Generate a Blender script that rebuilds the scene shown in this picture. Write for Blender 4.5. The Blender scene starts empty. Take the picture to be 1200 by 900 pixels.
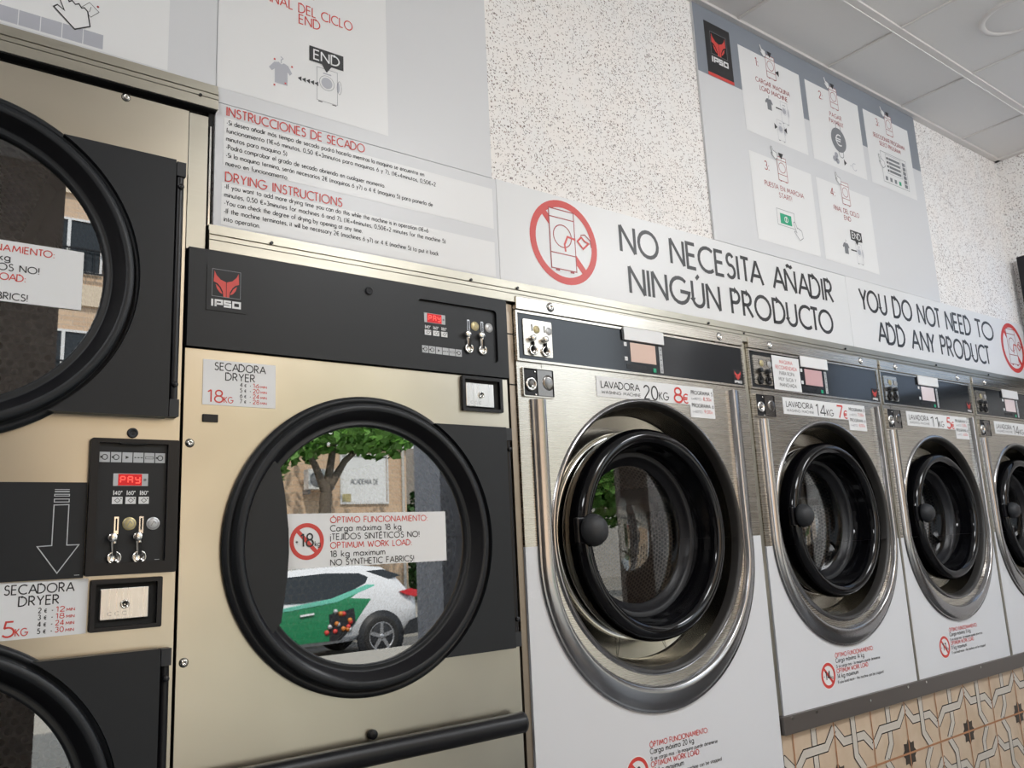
import bpy, math, random
from mathutils import Vector, Matrix
from mathutils.geometry import tessellate_polygon
C = bpy.context.scene.collection
SC = bpy.context.scene
PI = math.pi
R = math.radians
random.seed(7)

# ------------------------------------------------------------------ camera
F_PX = 971.2
yaw, pit, rol = R(37.452), R(10.993), R(-2.736)
fwd = Vector((math.sin(yaw)*math.cos(pit), math.cos(yaw)*math.cos(pit), math.sin(pit)))
rt0 = Vector((math.cos(yaw), -math.sin(yaw), 0))
up0 = rt0.cross(fwd)
rt = rt0*math.cos(rol) + up0*math.sin(rol)
up = -rt0*math.sin(rol) + up0*math.cos(rol)
cam_d = bpy.data.cameras.new('camera')
cam = bpy.data.objects.new('camera', cam_d)
C.objects.link(cam)
cam_d.sensor_width = 36.0
cam_d.lens = F_PX/1200*36
cam_d.clip_start = 0.05
cam_d.clip_end = 300
m = Matrix.Identity(4)
for i in range(3):
    m[i][0], m[i][1], m[i][2] = rt[i], up[i], -fwd[i]
m.translation = Vector((0, -1.6, 1.04))
cam.matrix_world = m
SC.camera = cam

# ------------------------------------------------------------------ light
SC.view_settings.view_transform = 'Standard'
SC.view_settings.look = 'None'
SC.view_settings.gamma = 1.0
SC.view_settings.exposure = 0.28
SC.view_settings.use_curve_mapping = False
SC.cycles.use_denoising = True
SC.cycles.max_bounces = 8
SC.cycles.diffuse_bounces = 5
SC.cycles.glossy_bounces = 5
SC.cycles.transparent_max_bounces = 12
SC.cycles.sample_clamp_indirect = 6.0
SC.cycles.caustics_reflective = False
SC.cycles.caustics_refractive = False

w = bpy.data.worlds.new('sky')
SC.world = w
w.use_nodes = True
bg = w.node_tree.nodes['Background']
bg.inputs[0].default_value = (0.82, 0.91, 1.0, 1)
bg.inputs[1].default_value = 2.2

sun_d = bpy.data.lights.new('sun', 'SUN')
sun_d.energy = 6.0
sun_d.angle = R(1.0)
sun_d.color = (1.0, 0.93, 0.82)
sun = bpy.data.objects.new('sun', sun_d)
C.objects.link(sun)
sun.rotation_euler = Vector((0.22, -0.62, -0.85)).to_track_quat('-Z', 'Y').to_euler()


# ------------------------------------------------------------------ materials
def mat(name, col, rough=0.5, metal=0.0, emit=0.0, spec=0.5, coat=0.0):
    mt = bpy.data.materials.new(name)
    mt.use_nodes = True
    b = mt.node_tree.nodes['Principled BSDF']
    b.inputs['Base Color'].default_value = (*col, 1)
    b.inputs['Roughness'].default_value = rough
    b.inputs['Metallic'].default_value = metal
    b.inputs['Specular IOR Level'].default_value = spec
    b.inputs['Coat Weight'].default_value = coat
    if emit:
        b.inputs['Emission Color'].default_value = (*col, 1)
        b.inputs['Emission Strength'].default_value = emit
    return mt


class NT:
    def __init__(s, mt):
        s.t = mt.node_tree
        s.b = s.t.nodes['Principled BSDF']

    def n(s, typ, **kw):
        nd = s.t.nodes.new(typ)
        for k, v in kw.items():
            setattr(nd, k, v)
        return nd

    def l(s, a, b):
        s.t.links.new(a, b)

    def math(s, op, a, b=None, c=None):
        nd = s.n('ShaderNodeMath', operation=op)
        for i, v in enumerate((a, b, c)):
            if v is None:
                continue
            if isinstance(v, (int, float)):
                nd.inputs[i].default_value = v
            else:
                s.l(v, nd.inputs[i])
        return nd.outputs[0]

    def mix(s, fac, ca, cb):
        nd = s.n('ShaderNodeMix', data_type='RGBA')
        for idx, v in ((0, fac), (6, ca), (7, cb)):
            if isinstance(v, (int, float)):
                nd.inputs[idx].default_value = v
            elif isinstance(v, tuple):
                nd.inputs[idx].default_value = (*v, 1)
            else:
                s.l(v, nd.inputs[idx])
        return nd.outputs[2]

    def coord(s, scale=(1, 1, 1), kind='Object'):
        tc = s.n('ShaderNodeTexCoord')
        mp = s.n('ShaderNodeMapping')
        mp.inputs['Scale'].default_value = scale
        s.l(tc.outputs[kind], mp.inputs[0])
        return mp.outputs[0]

    def noise(s, vec, scale, detail=3.0):
        nd = s.n('ShaderNodeTexNoise')
        nd.inputs['Scale'].default_value = scale
        nd.inputs['Detail'].default_value = detail
        s.l(vec, nd.inputs['Vector'])
        return nd.outputs[0]

    def ramp(s, v, lo, hi, a=0.0, b=1.0):
        nd = s.n('ShaderNodeMapRange')
        nd.inputs[1].default_value = lo
        nd.inputs[2].default_value = hi
        nd.inputs[3].default_value = a
        nd.inputs[4].default_value = b
        s.l(v, nd.inputs[0])
        return nd.outputs[0]

    def bump(s, h, strength, dist):
        nd = s.n('ShaderNodeBump')
        nd.inputs['Strength'].default_value = strength
        nd.inputs['Distance'].default_value = dist
        s.l(h, nd.inputs['Height'])
        s.l(nd.outputs[0], s.b.inputs['Normal'])


def brushed(name, col, rough, stretch=(2.5, 2.5, 700), var=0.010):
    mt = mat(name, col, rough, 1.0)
    t = NT(mt)
    nz = t.noise(t.coord(stretch), 1.0, 4)
    big = t.noise(t.coord((2.2, 2.2, 2.2)), 1.6, 2)
    t.l(t.ramp(nz, 0.3, 0.7, rough-var*0.6, rough+var), t.b.inputs['Roughness'])
    c2 = tuple(c*0.86 for c in col)
    t.l(t.mix(t.ramp(big, 0.35, 0.65), c2, col), t.b.inputs['Base Color'])
    return mt


STEEL = brushed('brushed stainless steel', (0.585, 0.545, 0.455), 0.30)
STEEL_W = brushed('satin stainless steel', (0.60, 0.565, 0.50), 0.27)
BEZEL = brushed('pressed steel', (0.43, 0.425, 0.43), 0.2, (60, 60, 60), 0.03)
SMOOTH = brushed('drawn stainless steel', (0.42, 0.39, 0.33), 0.2, (5, 5, 5), 0.02)
CHROME = mat('chrome', (0.8, 0.79, 0.76), 0.12, 1.0)
ALU = brushed('anodised aluminium', (0.43, 0.41, 0.35), 0.38, (2, 60, 260), 0.05)
DARKSTEEL = mat('dark folded steel', (0.19, 0.17, 0.15), 0.4, 0.7)
BROWNSTEEL = mat('bronze tinted steel', (0.33, 0.27, 0.21), 0.35, 0.9)
CHARCOAL = mat('charcoal powder coat', (0.017, 0.019, 0.022), 0.42, spec=0.3)
BLACK = mat('black plastic', (0.007, 0.007, 0.009), 0.36, spec=0.35)
RUBBER = mat('dark grey rubber', (0.030, 0.032, 0.036), 0.5, spec=0.35)
GLOSS = mat('gloss black plastic', (0.003, 0.003, 0.004), 0.07, spec=0.4)
PANEL = mat('black polycarbonate panel', (0.020, 0.024, 0.029), 0.13)
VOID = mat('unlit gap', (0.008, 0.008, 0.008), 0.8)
WHITE = mat('white enamel', (0.70, 0.72, 0.755), 0.28)
PAPER = mat('white laminate', (0.80, 0.81, 0.82), 0.35)
SIGN = mat('white sign laminate', (0.76, 0.77, 0.78), 0.35)
SIGNGREY = mat('pale grey print', (0.68, 0.69, 0.71), 0.35)
SIGNWHITE = mat('off white print', (0.80, 0.805, 0.81), 0.35)
SIGNSLATE = mat('slate grey print', (0.235, 0.26, 0.30), 0.35)
TILEGREY = mat('grey print', (0.44, 0.45, 0.50), 0.35)
MIDGREY = mat('mid grey print', (0.20, 0.21, 0.23), 0.4)
INK = mat('black ink', (0.018, 0.018, 0.02), 0.4)
RED = mat('red ink', (0.62, 0.055, 0.045), 0.4)
DEEPRED = mat('dark red ink', (0.34, 0.035, 0.04), 0.4)
GREEN = mat('green print', (0.01, 0.36, 0.19), 0.35)
ICON = mat('pale icon print', (0.5, 0.52, 0.54), 0.4)
LED = mat('red display', (0.42, 0.0, 0.006), 0.25, emit=0.55)
LEDSEG = mat('lit display segments', (1.0, 0.09, 0.07), 0.3, emit=0.55)
GOLD = mat('gold coin print', (0.52, 0.44, 0.22), 0.35, 0.4)
SILVER = mat('silver coin print', (0.52, 0.53, 0.54), 0.35, 0.4)
SCREENS = [mat('lit touch screen', c_, 0.15, emit=0.16) for c_ in ((0.60, 0.44, 0.37), (0.52, 0.33, 0.34), (0.66, 0.58, 0.60), (0.62, 0.53, 0.54))]
TVGLOW = mat('television screen glow', (0.36, 0.46, 0.62), 0.2, emit=0.6)  # glow put into the screen for the blue-grey reflection in the washer panels
GROUT = mat('grey grout', (0.3, 0.29, 0.28), 0.7)


def make_glass(name, k=1.5, ior=1.9, tint=(1, 1, 1)):
    mt = bpy.data.materials.new(name)
    mt.use_nodes = True
    t = mt.node_tree
    t.nodes.clear()
    o = t.nodes.new('ShaderNodeOutputMaterial')
    mx = t.nodes.new('ShaderNodeMixShader')
    tr = t.nodes.new('ShaderNodeBsdfTransparent')
    tr.inputs[0].default_value = (*tint, 1)
    gl = t.nodes.new('ShaderNodeBsdfGlossy')
    gl.inputs['Roughness'].default_value = 0.0
    fr = t.nodes.new('ShaderNodeFresnel')
    fr.inputs[0].default_value = ior
    mu = t.nodes.new('ShaderNodeMath')
    mu.operation = 'MULTIPLY'
    mu.use_clamp = True
    mu.inputs[1].default_value = k
    t.links.new(fr.outputs[0], mu.inputs[0])
    t.links.new(mu.outputs[0], mx.inputs[0])
    t.links.new(tr.outputs[0], mx.inputs[1])
    t.links.new(gl.outputs[0], mx.inputs[2])
    t.links.new(mx.outputs[0], o.inputs[0])
    return mt


GLASS = make_glass('door glass', 2.9, 2.0, (0.58, 0.61, 0.60))
WGLASS = make_glass('washer door glass', 2.0, 1.65, (0.95, 0.96, 0.95))
PANE = make_glass('window glass', 1.0, 1.5, (0.7, 0.75, 0.78))


def perforated(name, col, hole, nu, nv, rad):
    mt = mat(name, col, 0.38, 0.25)
    t = NT(mt)
    tc = t.n('ShaderNodeTexCoord')
    sp = t.n('ShaderNodeSeparateXYZ')
    t.l(tc.outputs['UV'], sp.inputs[0])

    def grid(off):
        a = t.math('SUBTRACT', t.math('FRACT', t.math('MULTIPLY_ADD', sp.outputs[0], nu, off)), 0.5)
        b = t.math('SUBTRACT', t.math('FRACT', t.math('MULTIPLY_ADD', sp.outputs[1], nv, off)), 0.5)
        b = t.math('MULTIPLY', b, 1.73)
        return t.math('SQRT', t.math('ADD', t.math('MULTIPLY', a, a), t.math('MULTIPLY', b, b)))
    d = t.math('MINIMUM', grid(0.0), grid(0.5))
    k = t.ramp(d, rad-0.06, rad+0.06)
    t.l(t.mix(k, hole, col), t.b.inputs['Base Color'])
    t.bump(k, 0.5, 0.004)
    return mt


# u, v in metres on the drum skin
DRUM_D = perforated('perforated dryer drum', (0.62, 0.62, 0.59), (0.012, 0.012, 0.012), 44, 25.4, 0.36)
DRUM_W = perforated('embossed washer drum', (0.64, 0.53, 0.44), (0.15, 0.12, 0.10), 75, 43, 0.33)

# speckled plaster
SPECK = mat('speckled wall cladding', (0.80, 0.745, 0.70), 0.75)
t = NT(SPECK)
co = t.coord((1, 1, 1))
wob = t.n('ShaderNodeVectorMath', operation='ADD')
nz = t.n('ShaderNodeTexNoise')
nz.inputs['Scale'].default_value = 160
t.l(co, nz.inputs['Vector'])
sc = t.n('ShaderNodeVectorMath', operation='SCALE')
sc.inputs[3].default_value = 0.011
t.l(nz.outputs[1], sc.inputs[0])
t.l(co, wob.inputs[0])
t.l(sc.outputs[0], wob.inputs[1])


def speck_mask(scale, thr, keep):
    vo = t.n('ShaderNodeTexVoronoi')
    vo.inputs['Scale'].default_value = scale
    t.l(wob.outputs[0], vo.inputs['Vector'])
    sep = t.n('ShaderNodeSeparateColor')
    t.l(vo.outputs['Color'], sep.inputs[0])
    dens = t.noise(co, 5.0, 2)
    sel = t.math('LESS_THAN', sep.outputs[0], t.ramp(dens, 0.3, 0.7, keep*0.6, keep*1.5))
    size = t.ramp(sep.outputs[1], 0, 1, thr*0.5, thr*1.25)
    return t.math('MULTIPLY', sel, t.math('LESS_THAN', vo.outputs['Distance'], size))


m1 = speck_mask(125, 0.29, 0.34)
m2 = speck_mask(215, 0.36, 0.42)
mk = t.math('MAXIMUM', m1, m2)
cv = t.mix(t.ramp(t.noise(co, 9, 2), 0.35, 0.65), (0.90, 0.87, 0.845), (0.88, 0.87, 0.86))
spc = t.mix(t.ramp(t.noise(co, 60, 1), 0.4, 0.6), (0.10, 0.075, 0.07), (0.34, 0.26, 0.24))
t.l(t.mix(mk, cv, spc), t.b.inputs['Base Color'])
t.bump(t.math('SUBTRACT', 1.0, mk), 0.4, 0.003)

CEIL = mat('ceiling tile', (0.80, 0.785, 0.77), 0.85)
t = NT(CEIL)
t.bump(t.noise(t.coord(), 180, 2), 0.12, 0.002)
TBAR = mat('ceiling grid', (0.72, 0.69, 0.67), 0.5)
FLOOR = mat('floor tile', (0.1, 0.1, 0.1), 0.3)
t = NT(FLOOR)
br = t.n('ShaderNodeTexBrick')
br.offset = 0.0
br.inputs['Scale'].default_value = 1.0
br.inputs['Brick Width'].default_value = 0.45
br.inputs['Row Height'].default_value = 0.45
br.inputs['Mortar Size'].default_value = 0.004
br.inputs['Color1'].default_value = (0.095, 0.093, 0.095, 1)
br.inputs['Color2'].default_value = (0.08, 0.08, 0.082, 1)
br.inputs['Mortar'].default_value = (0.05, 0.05, 0.05, 1)
t.l(t.coord(), br.inputs['Vector'])
t.l(br.outputs[0], t.b.inputs['Base Color'])
TAUPE = mat('taupe plaster', (0.24, 0.20, 0.17), 0.8)
WOOD = mat('dark brown timber', (0.085, 0.058, 0.04), 0.4)
PLASTER = mat('painted plaster', (0.62, 0.60, 0.57), 0.8)

TILE = mat('beige cement tile', (0.60, 0.47, 0.345), 0.5)
t = NT(TILE)
t.l(t.mix(t.ramp(t.noise(t.coord(), 7, 4), 0.3, 0.7), (0.62, 0.50, 0.375), (0.53, 0.40, 0.28)), t.b.inputs['Base Color'])
TILEBAND = mat('pale tile band', (0.56, 0.52, 0.46), 0.5)
TILELINE = mat('black tile line', (0.03, 0.026, 0.024), 0.5)
TILESTAR = mat('dark brown tile star', (0.055, 0.045, 0.036), 0.5)
TILEJOINT = mat('rusty grout', (0.42, 0.21, 0.11), 0.8)

BRICK = mat('cream brick', (0.62, 0.45, 0.30), 0.85)
t = NT(BRICK)
br = t.n('ShaderNodeTexBrick')
br.inputs['Scale'].default_value = 1.0
br.inputs['Brick Width'].default_value = 0.5
br.inputs['Row Height'].default_value = 0.12
br.inputs['Mortar Size'].default_value = 0.008
br.inputs['Color1'].default_value = (0.66, 0.48, 0.33, 1)
br.inputs['Color2'].default_value = (0.58, 0.41, 0.28, 1)
br.inputs['Mortar'].default_value = (0.5, 0.42, 0.34, 1)
mp = t.coord((1, 1, 1))
sx = t.n('ShaderNodeSeparateXYZ')
t.l(mp, sx.inputs[0])
cx = t.n('ShaderNodeCombineXYZ')
t.l(sx.outputs[0], cx.inputs[0])
t.l(sx.outputs[2], cx.inputs[1])
t.l(cx.outputs[0], br.inputs['Vector'])
t.l(br.outputs[0], t.b.inputs['Base Color'])
CREAM = mat('cream render', (0.66, 0.55, 0.42), 0.85)
PALE = mat('pale concrete', (0.55, 0.53, 0.50), 0.85)
ASPHALT = mat('asphalt', (0.12, 0.12, 0.12), 0.9)
PAVE = mat('pavement', (0.36, 0.345, 0.31), 0.9)
DARKGLASS = mat('dark window glass', (0.02, 0.025, 0.03), 0.05)
FRAMEW = mat('white frame', (0.7, 0.7, 0.7), 0.5)
CARWHITE = mat('white car paint', (0.72, 0.73, 0.75), 0.15, coat=0.6)
CARGREEN = mat('green car wrap', (0.02, 0.22, 0.09), 0.3)
CARMINT = mat('mint car stripe', (0.14, 0.50, 0.38), 0.3)
LAMPRED = mat('red tail lamp', (0.45, 0.01, 0.015), 0.15)
TYRE = mat('tyre rubber', (0.02, 0.02, 0.02), 0.75)
ALLOY = mat('alloy wheel', (0.55, 0.55, 0.56), 0.3, 0.8)
BARK = mat('tree bark', (0.13, 0.105, 0.08), 0.9)
LEAF = mat('green leaves', (0.11, 0.27, 0.04), 0.6)
LEAF2 = mat('dark green leaves', (0.03, 0.09, 0.02), 0.6)
FRUITA = mat('orange print', (0.6, 0.2, 0.04), 0.4)
CLADTILE = mat('grey tile cladding', (0.26, 0.275, 0.31), 0.35)


# ------------------------------------------------------------------ mesh builder
def ap(x, z, y):
    """true (x, z) of a point that stands y in front of or behind the machine fronts"""
    s = (1.6+y)/1.6
    return x*s, 1.04+(z-1.04)*s


class MB:
    def __init__(s):
        s.v, s.f, s.m, s.mats, s.uv, s.sm, s.k = [], [], [], [], {}, [], 0

    def mi(s, mt):
        if mt not in s.mats:
            s.mats.append(mt)
        return s.mats.index(mt)

    def add(s, vs, fs, mt, uv=None, smooth=False):
        o = len(s.v)
        s.v += [tuple(p) for p in vs]
        k = s.mi(mt)
        for i, f in enumerate(fs):
            if uv is not None:
                s.uv[len(s.f)] = uv[i]
            s.f.append(tuple(o+a for a in f))
            s.m.append(k)
            s.sm.append(smooth)
        return s

    def box(s, x0, x1, y0, y1, z0, z1, mt):
        vs = [(x, y, z) for x in (x0, x1) for y in (y0, y1) for z in (z0, z1)]
        return s.add(vs, [(0, 1, 3, 2), (4, 6, 7, 5), (0, 4, 5, 1), (2, 3, 7, 6), (0, 2, 6, 4), (1, 5, 7, 3)], mt)

    def shell(s, x0, x1, y0, y1, z0, z1, mt):
        """five sides, open towards the room"""
        vs = [(x, y, z) for x in (x0, x1) for y in (y0, y1) for z in (z0, z1)]
        return s.add(vs, [(0, 1, 3, 2), (4, 6, 7, 5), (2, 3, 7, 6), (0, 2, 6, 4), (1, 5, 7, 3)], mt)

    def rect(s, x0, x1, z0, z1, y, mt):
        return s.add([(x0, y, z0), (x1, y, z0), (x1, y, z1), (x0, y, z1)], [(0, 1, 2, 3)], mt)

    def poly(s, pts, y, mt, holes=()):
        loops = [[Vector((p[0], p[1], 0)) for p in l] for l in [pts, *holes]]
        flat = [(p.x, y, p.y) for l in loops for p in l]
        tri = tessellate_polygon(loops)
        out = []
        for a, b, c in tri:
            ax, az, bx, bz, cx_, cz = flat[a][0], flat[a][2], flat[b][0], flat[b][2], flat[c][0], flat[c][2]
            ar = (bx-ax)*(cz-az)-(cx_-ax)*(bz-az)
            out.append((a, b, c) if ar > 0 else (a, c, b))
        return s.add(flat, out, mt)

    def walls(s, pts, y0, y1, mt, smooth=False):
        n = len(pts)
        vs = [(p[0], y0, p[1]) for p in pts]+[(p[0], y1, p[1]) for p in pts]
        return s.add(vs, [(i, (i+1) % n, n+(i+1) % n, n+i) for i in range(n)], mt, smooth=smooth)

    def prism(s, pts, y0, y1, mt):
        s.poly(pts, y0, mt)
        s.poly(pts, y1, mt)
        return s.walls(pts, y0, y1, mt)

    def lathe(s, cx, cz, prof, mt, n=64, a0=0.0, a1=2*PI, uv=False, sx=1.0):
        full = abs(a1-a0-2*PI) < 1e-6
        k = n if full else n+1
        vs, L = [], [0.0]
        for i in range(1, len(prof)):
            L.append(L[-1]+math.hypot(prof[i][0]-prof[i-1][0], prof[i][1]-prof[i-1][1]))
        for r, y in prof:
            for i in range(k):
                a = a0+(a1-a0)*i/n
                vs.append((cx+sx*r*math.cos(a), y, cz+r*math.sin(a)))
        fs, uvs = [], []
        rm = max(p[0] for p in prof)
        for j in range(len(prof)-1):
            for i in range(n):
                i2 = (i+1) % k if full else i+1
                fs.append((j*k+i, j*k+i2, (j+1)*k+i2, (j+1)*k+i))
                u0, u1 = rm*2*PI*i/n, rm*2*PI*(i+1)/n
                uvs.append(((u0, L[j]), (u1, L[j]), (u1, L[j+1]), (u0, L[j+1])))
        return s.add(vs, fs, mt, uvs if uv else None, True)

    def disc(s, cx, cz, r, y, mt, n=32, uv=False):
        vs = [(cx, y, cz)]+[(cx+r*math.cos(2*PI*i/n), y, cz+r*math.sin(2*PI*i/n)) for i in range(n)]
        fs = [(0, 1+i, 1+(i+1) % n) for i in range(n)]
        uvs = [tuple((vs[k][0], vs[k][2]) for k in f) for f in fs]
        return s.add(vs, fs, mt, uvs if uv else None)

    def cyl(s, cx, cz, r, y0, y1, mt, n=24, r1=None):
        """pin standing along y, with both caps and a small chamfer"""
        r1 = r if r1 is None else r1
        ch = min(0.12*r, 0.3*abs(y1-y0))
        sg = 1 if y1 > y0 else -1
        s.lathe(cx, cz, [(0.0001, y0), (r-ch, y0), (r, y0+sg*ch), (r1, y1)], mt, n)
        return s.disc(cx, cz, r1, y1, mt, n)

    def tube(s, path, r, mt, n=12, radii=None, cap=True):
        P_ = [Vector(p) for p in path]
        rings = []
        for i, p in enumerate(P_):
            d = (P_[min(i+1, len(P_)-1)]-P_[max(i-1, 0)]).normalized()
            a = d.cross(Vector((0, 0, 1)))
            if a.length < 1e-3:
                a = d.cross(Vector((0, 1, 0)))
            a.normalize()
            b = d.cross(a)
            rr = radii[i] if radii else r
            rings.append([p+rr*(math.cos(2*PI*k/n)*a+math.sin(2*PI*k/n)*b) for k in range(n)])
        vs = [q for g in rings for q in g]
        fs = [(j*n+k, j*n+(k+1) % n, (j+1)*n+(k+1) % n, (j+1)*n+k) for j in range(len(P_)-1) for k in range(n)]
        s.add(vs, fs, mt, smooth=True)
        if cap:
            s.add(rings[0], [tuple(range(n))[::-1]], mt)
            s.add(rings[-1], [tuple(range(n))], mt)
        return s

    def sphere(s, c, r, mt, n=20, m_=12, sc=(1, 1, 1), half=False):
        vs = []
        for j in range(m_+1):
            ph = PI*j/m_
            for i in range(n):
                th = 2*PI*i/n
                vs.append((c[0]+sc[0]*r*math.sin(ph)*math.cos(th), c[1]+sc[1]*r*math.cos(ph), c[2]+sc[2]*r*math.sin(ph)*math.sin(th)))
        fs = [(j*n+i, j*n+(i+1) % n, (j+1)*n+(i+1) % n, (j+1)*n+i) for j in range(m_) for i in range(n)]
        return s.add(vs, fs, mt, smooth=True)

    # flat print on a plane that faces the room
    def stroke(s, pts, wd, y, mt, closed=False):
        s.k += 1
        y -= (s.k % 8)*1.2e-5
        P_ = [Vector((p[0], p[1])) for p in pts]
        if closed and (P_[0]-P_[-1]).length < 1e-7:
            P_.pop()
        n = len(P_)
        if n < 2:
            return s
        L, Rr = [], []
        for i in range(n):
            if closed:
                a, b = P_[(i-1) % n], P_[(i+1) % n]
            else:
                a, b = (P_[i-1] if i else None), (P_[i+1] if i < n-1 else None)
            d0 = (P_[i]-a).normalized() if a is not None else None
            d1 = (b-P_[i]).normalized() if b is not None else None
            d0 = d0 if d0 is not None else d1
            d1 = d1 if d1 is not None else d0
            tn = d0+d1
            if tn.length < 1e-4:
                tn = d0
            tn.normalize()
            nr = Vector((-tn.y, tn.x))
            c = max(0.45, nr.dot(Vector((-d0.y, d0.x))))
            o = nr*(wd/2/c)
            L.append(P_[i]+o)
            Rr.append(P_[i]-o)
        vs = [(p.x, y, p.y) for p in L]+[(p.x, y, p.y) for p in Rr]
        k = n if closed else n-1
        return s.add(vs, [(n+i, n+(i+1) % n, (i+1) % n, i) for i in range(k)], mt)

    def ring(s, cx, cz, r0, r1, y, mt, n=48):
        vs = [(cx+r*math.cos(2*PI*i/n), y, cz+r*math.sin(2*PI*i/n)) for r in (r0, r1) for i in range(n)]
        return s.add(vs, [(i, n+i, n+(i+1) % n, (i+1) % n) for i in range(n)], mt)

    def text(s, txt, x, z, h, y, mt, width=None, wt=0.115, align='l', track=0.21):
        strokes, adv = lay(txt, track)
        wt = wt*1.18
        sx = h if width is None else width/max(adv, 1e-6)
        off = 0 if align == 'l' else (-adv*sx/2 if align == 'c' else -adv*sx)
        for pts, cl in strokes:
            q_ = [(x+off+px*sx, z+pz*h) for px, pz in pts]
            if cl:
                s.stroke(q_, wt*h, y, mt, True)
                continue
            run = q_[:1]
            for i in range(1, len(q_)):
                run.append(q_[i])
                if i < len(q_)-1:
                    d0 = Vector(q_[i])-Vector(q_[i-1])
                    d1 = Vector(q_[i+1])-Vector(q_[i])
                    if d0.length > 1e-9 and d1.length > 1e-9 and d0.angle(d1) > R(105):
                        s.stroke(run, wt*h, y, mt)
                        run = [q_[i]]
            s.stroke(run, wt*h, y, mt)
        return s

    def build(s, name, parent=None, bevel=0.0, seg=2, loc=None):
        me = bpy.data.meshes.new(name)
        o = bpy.data.objects.new(name, me)
        C.objects.link(o)
        root = parent
        while root is not None and root.parent is not None:
            root = root.parent
        off = Vector(root.location) if root is not None else Vector(loc or (0, 0, 0))
        me.from_pydata([tuple(Vector(p)-off) for p in s.v], [], s.f)
        for mt in s.mats:
            me.materials.append(mt)
        me.polygons.foreach_set('material_index', s.m)
        me.polygons.foreach_set('use_smooth', s.sm)
        if s.uv:
            ul = me.uv_layers.new(name='UVMap')
            for pi, uvs in s.uv.items():
                for li, q in zip(me.polygons[pi].loop_indices, uvs):
                    ul.data[li].uv = q
        me.update()
        if parent is not None:
            o.parent = parent
        else:
            o.location = off
        if bevel:
            b = o.modifiers.new('bevel', 'BEVEL')
            b.width = bevel
            b.segments = seg
            b.limit_method = 'ANGLE'
            b.angle_limit = R(40)
        return o


def thing(name, label, cat, loc=(0, 0, 0), group=None):
    o = bpy.data.objects.new(name, None)
    C.objects.link(o)
    o.location = loc
    o.empty_display_size = 0.05
    return tag(o, label, cat, group)


def tag(o, label, cat, group=None):
    o['label'] = label
    o['category'] = cat
    if group:
        o['group'] = group
    return o


def struct(o):
    o['kind'] = 'structure'
    return o


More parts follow.
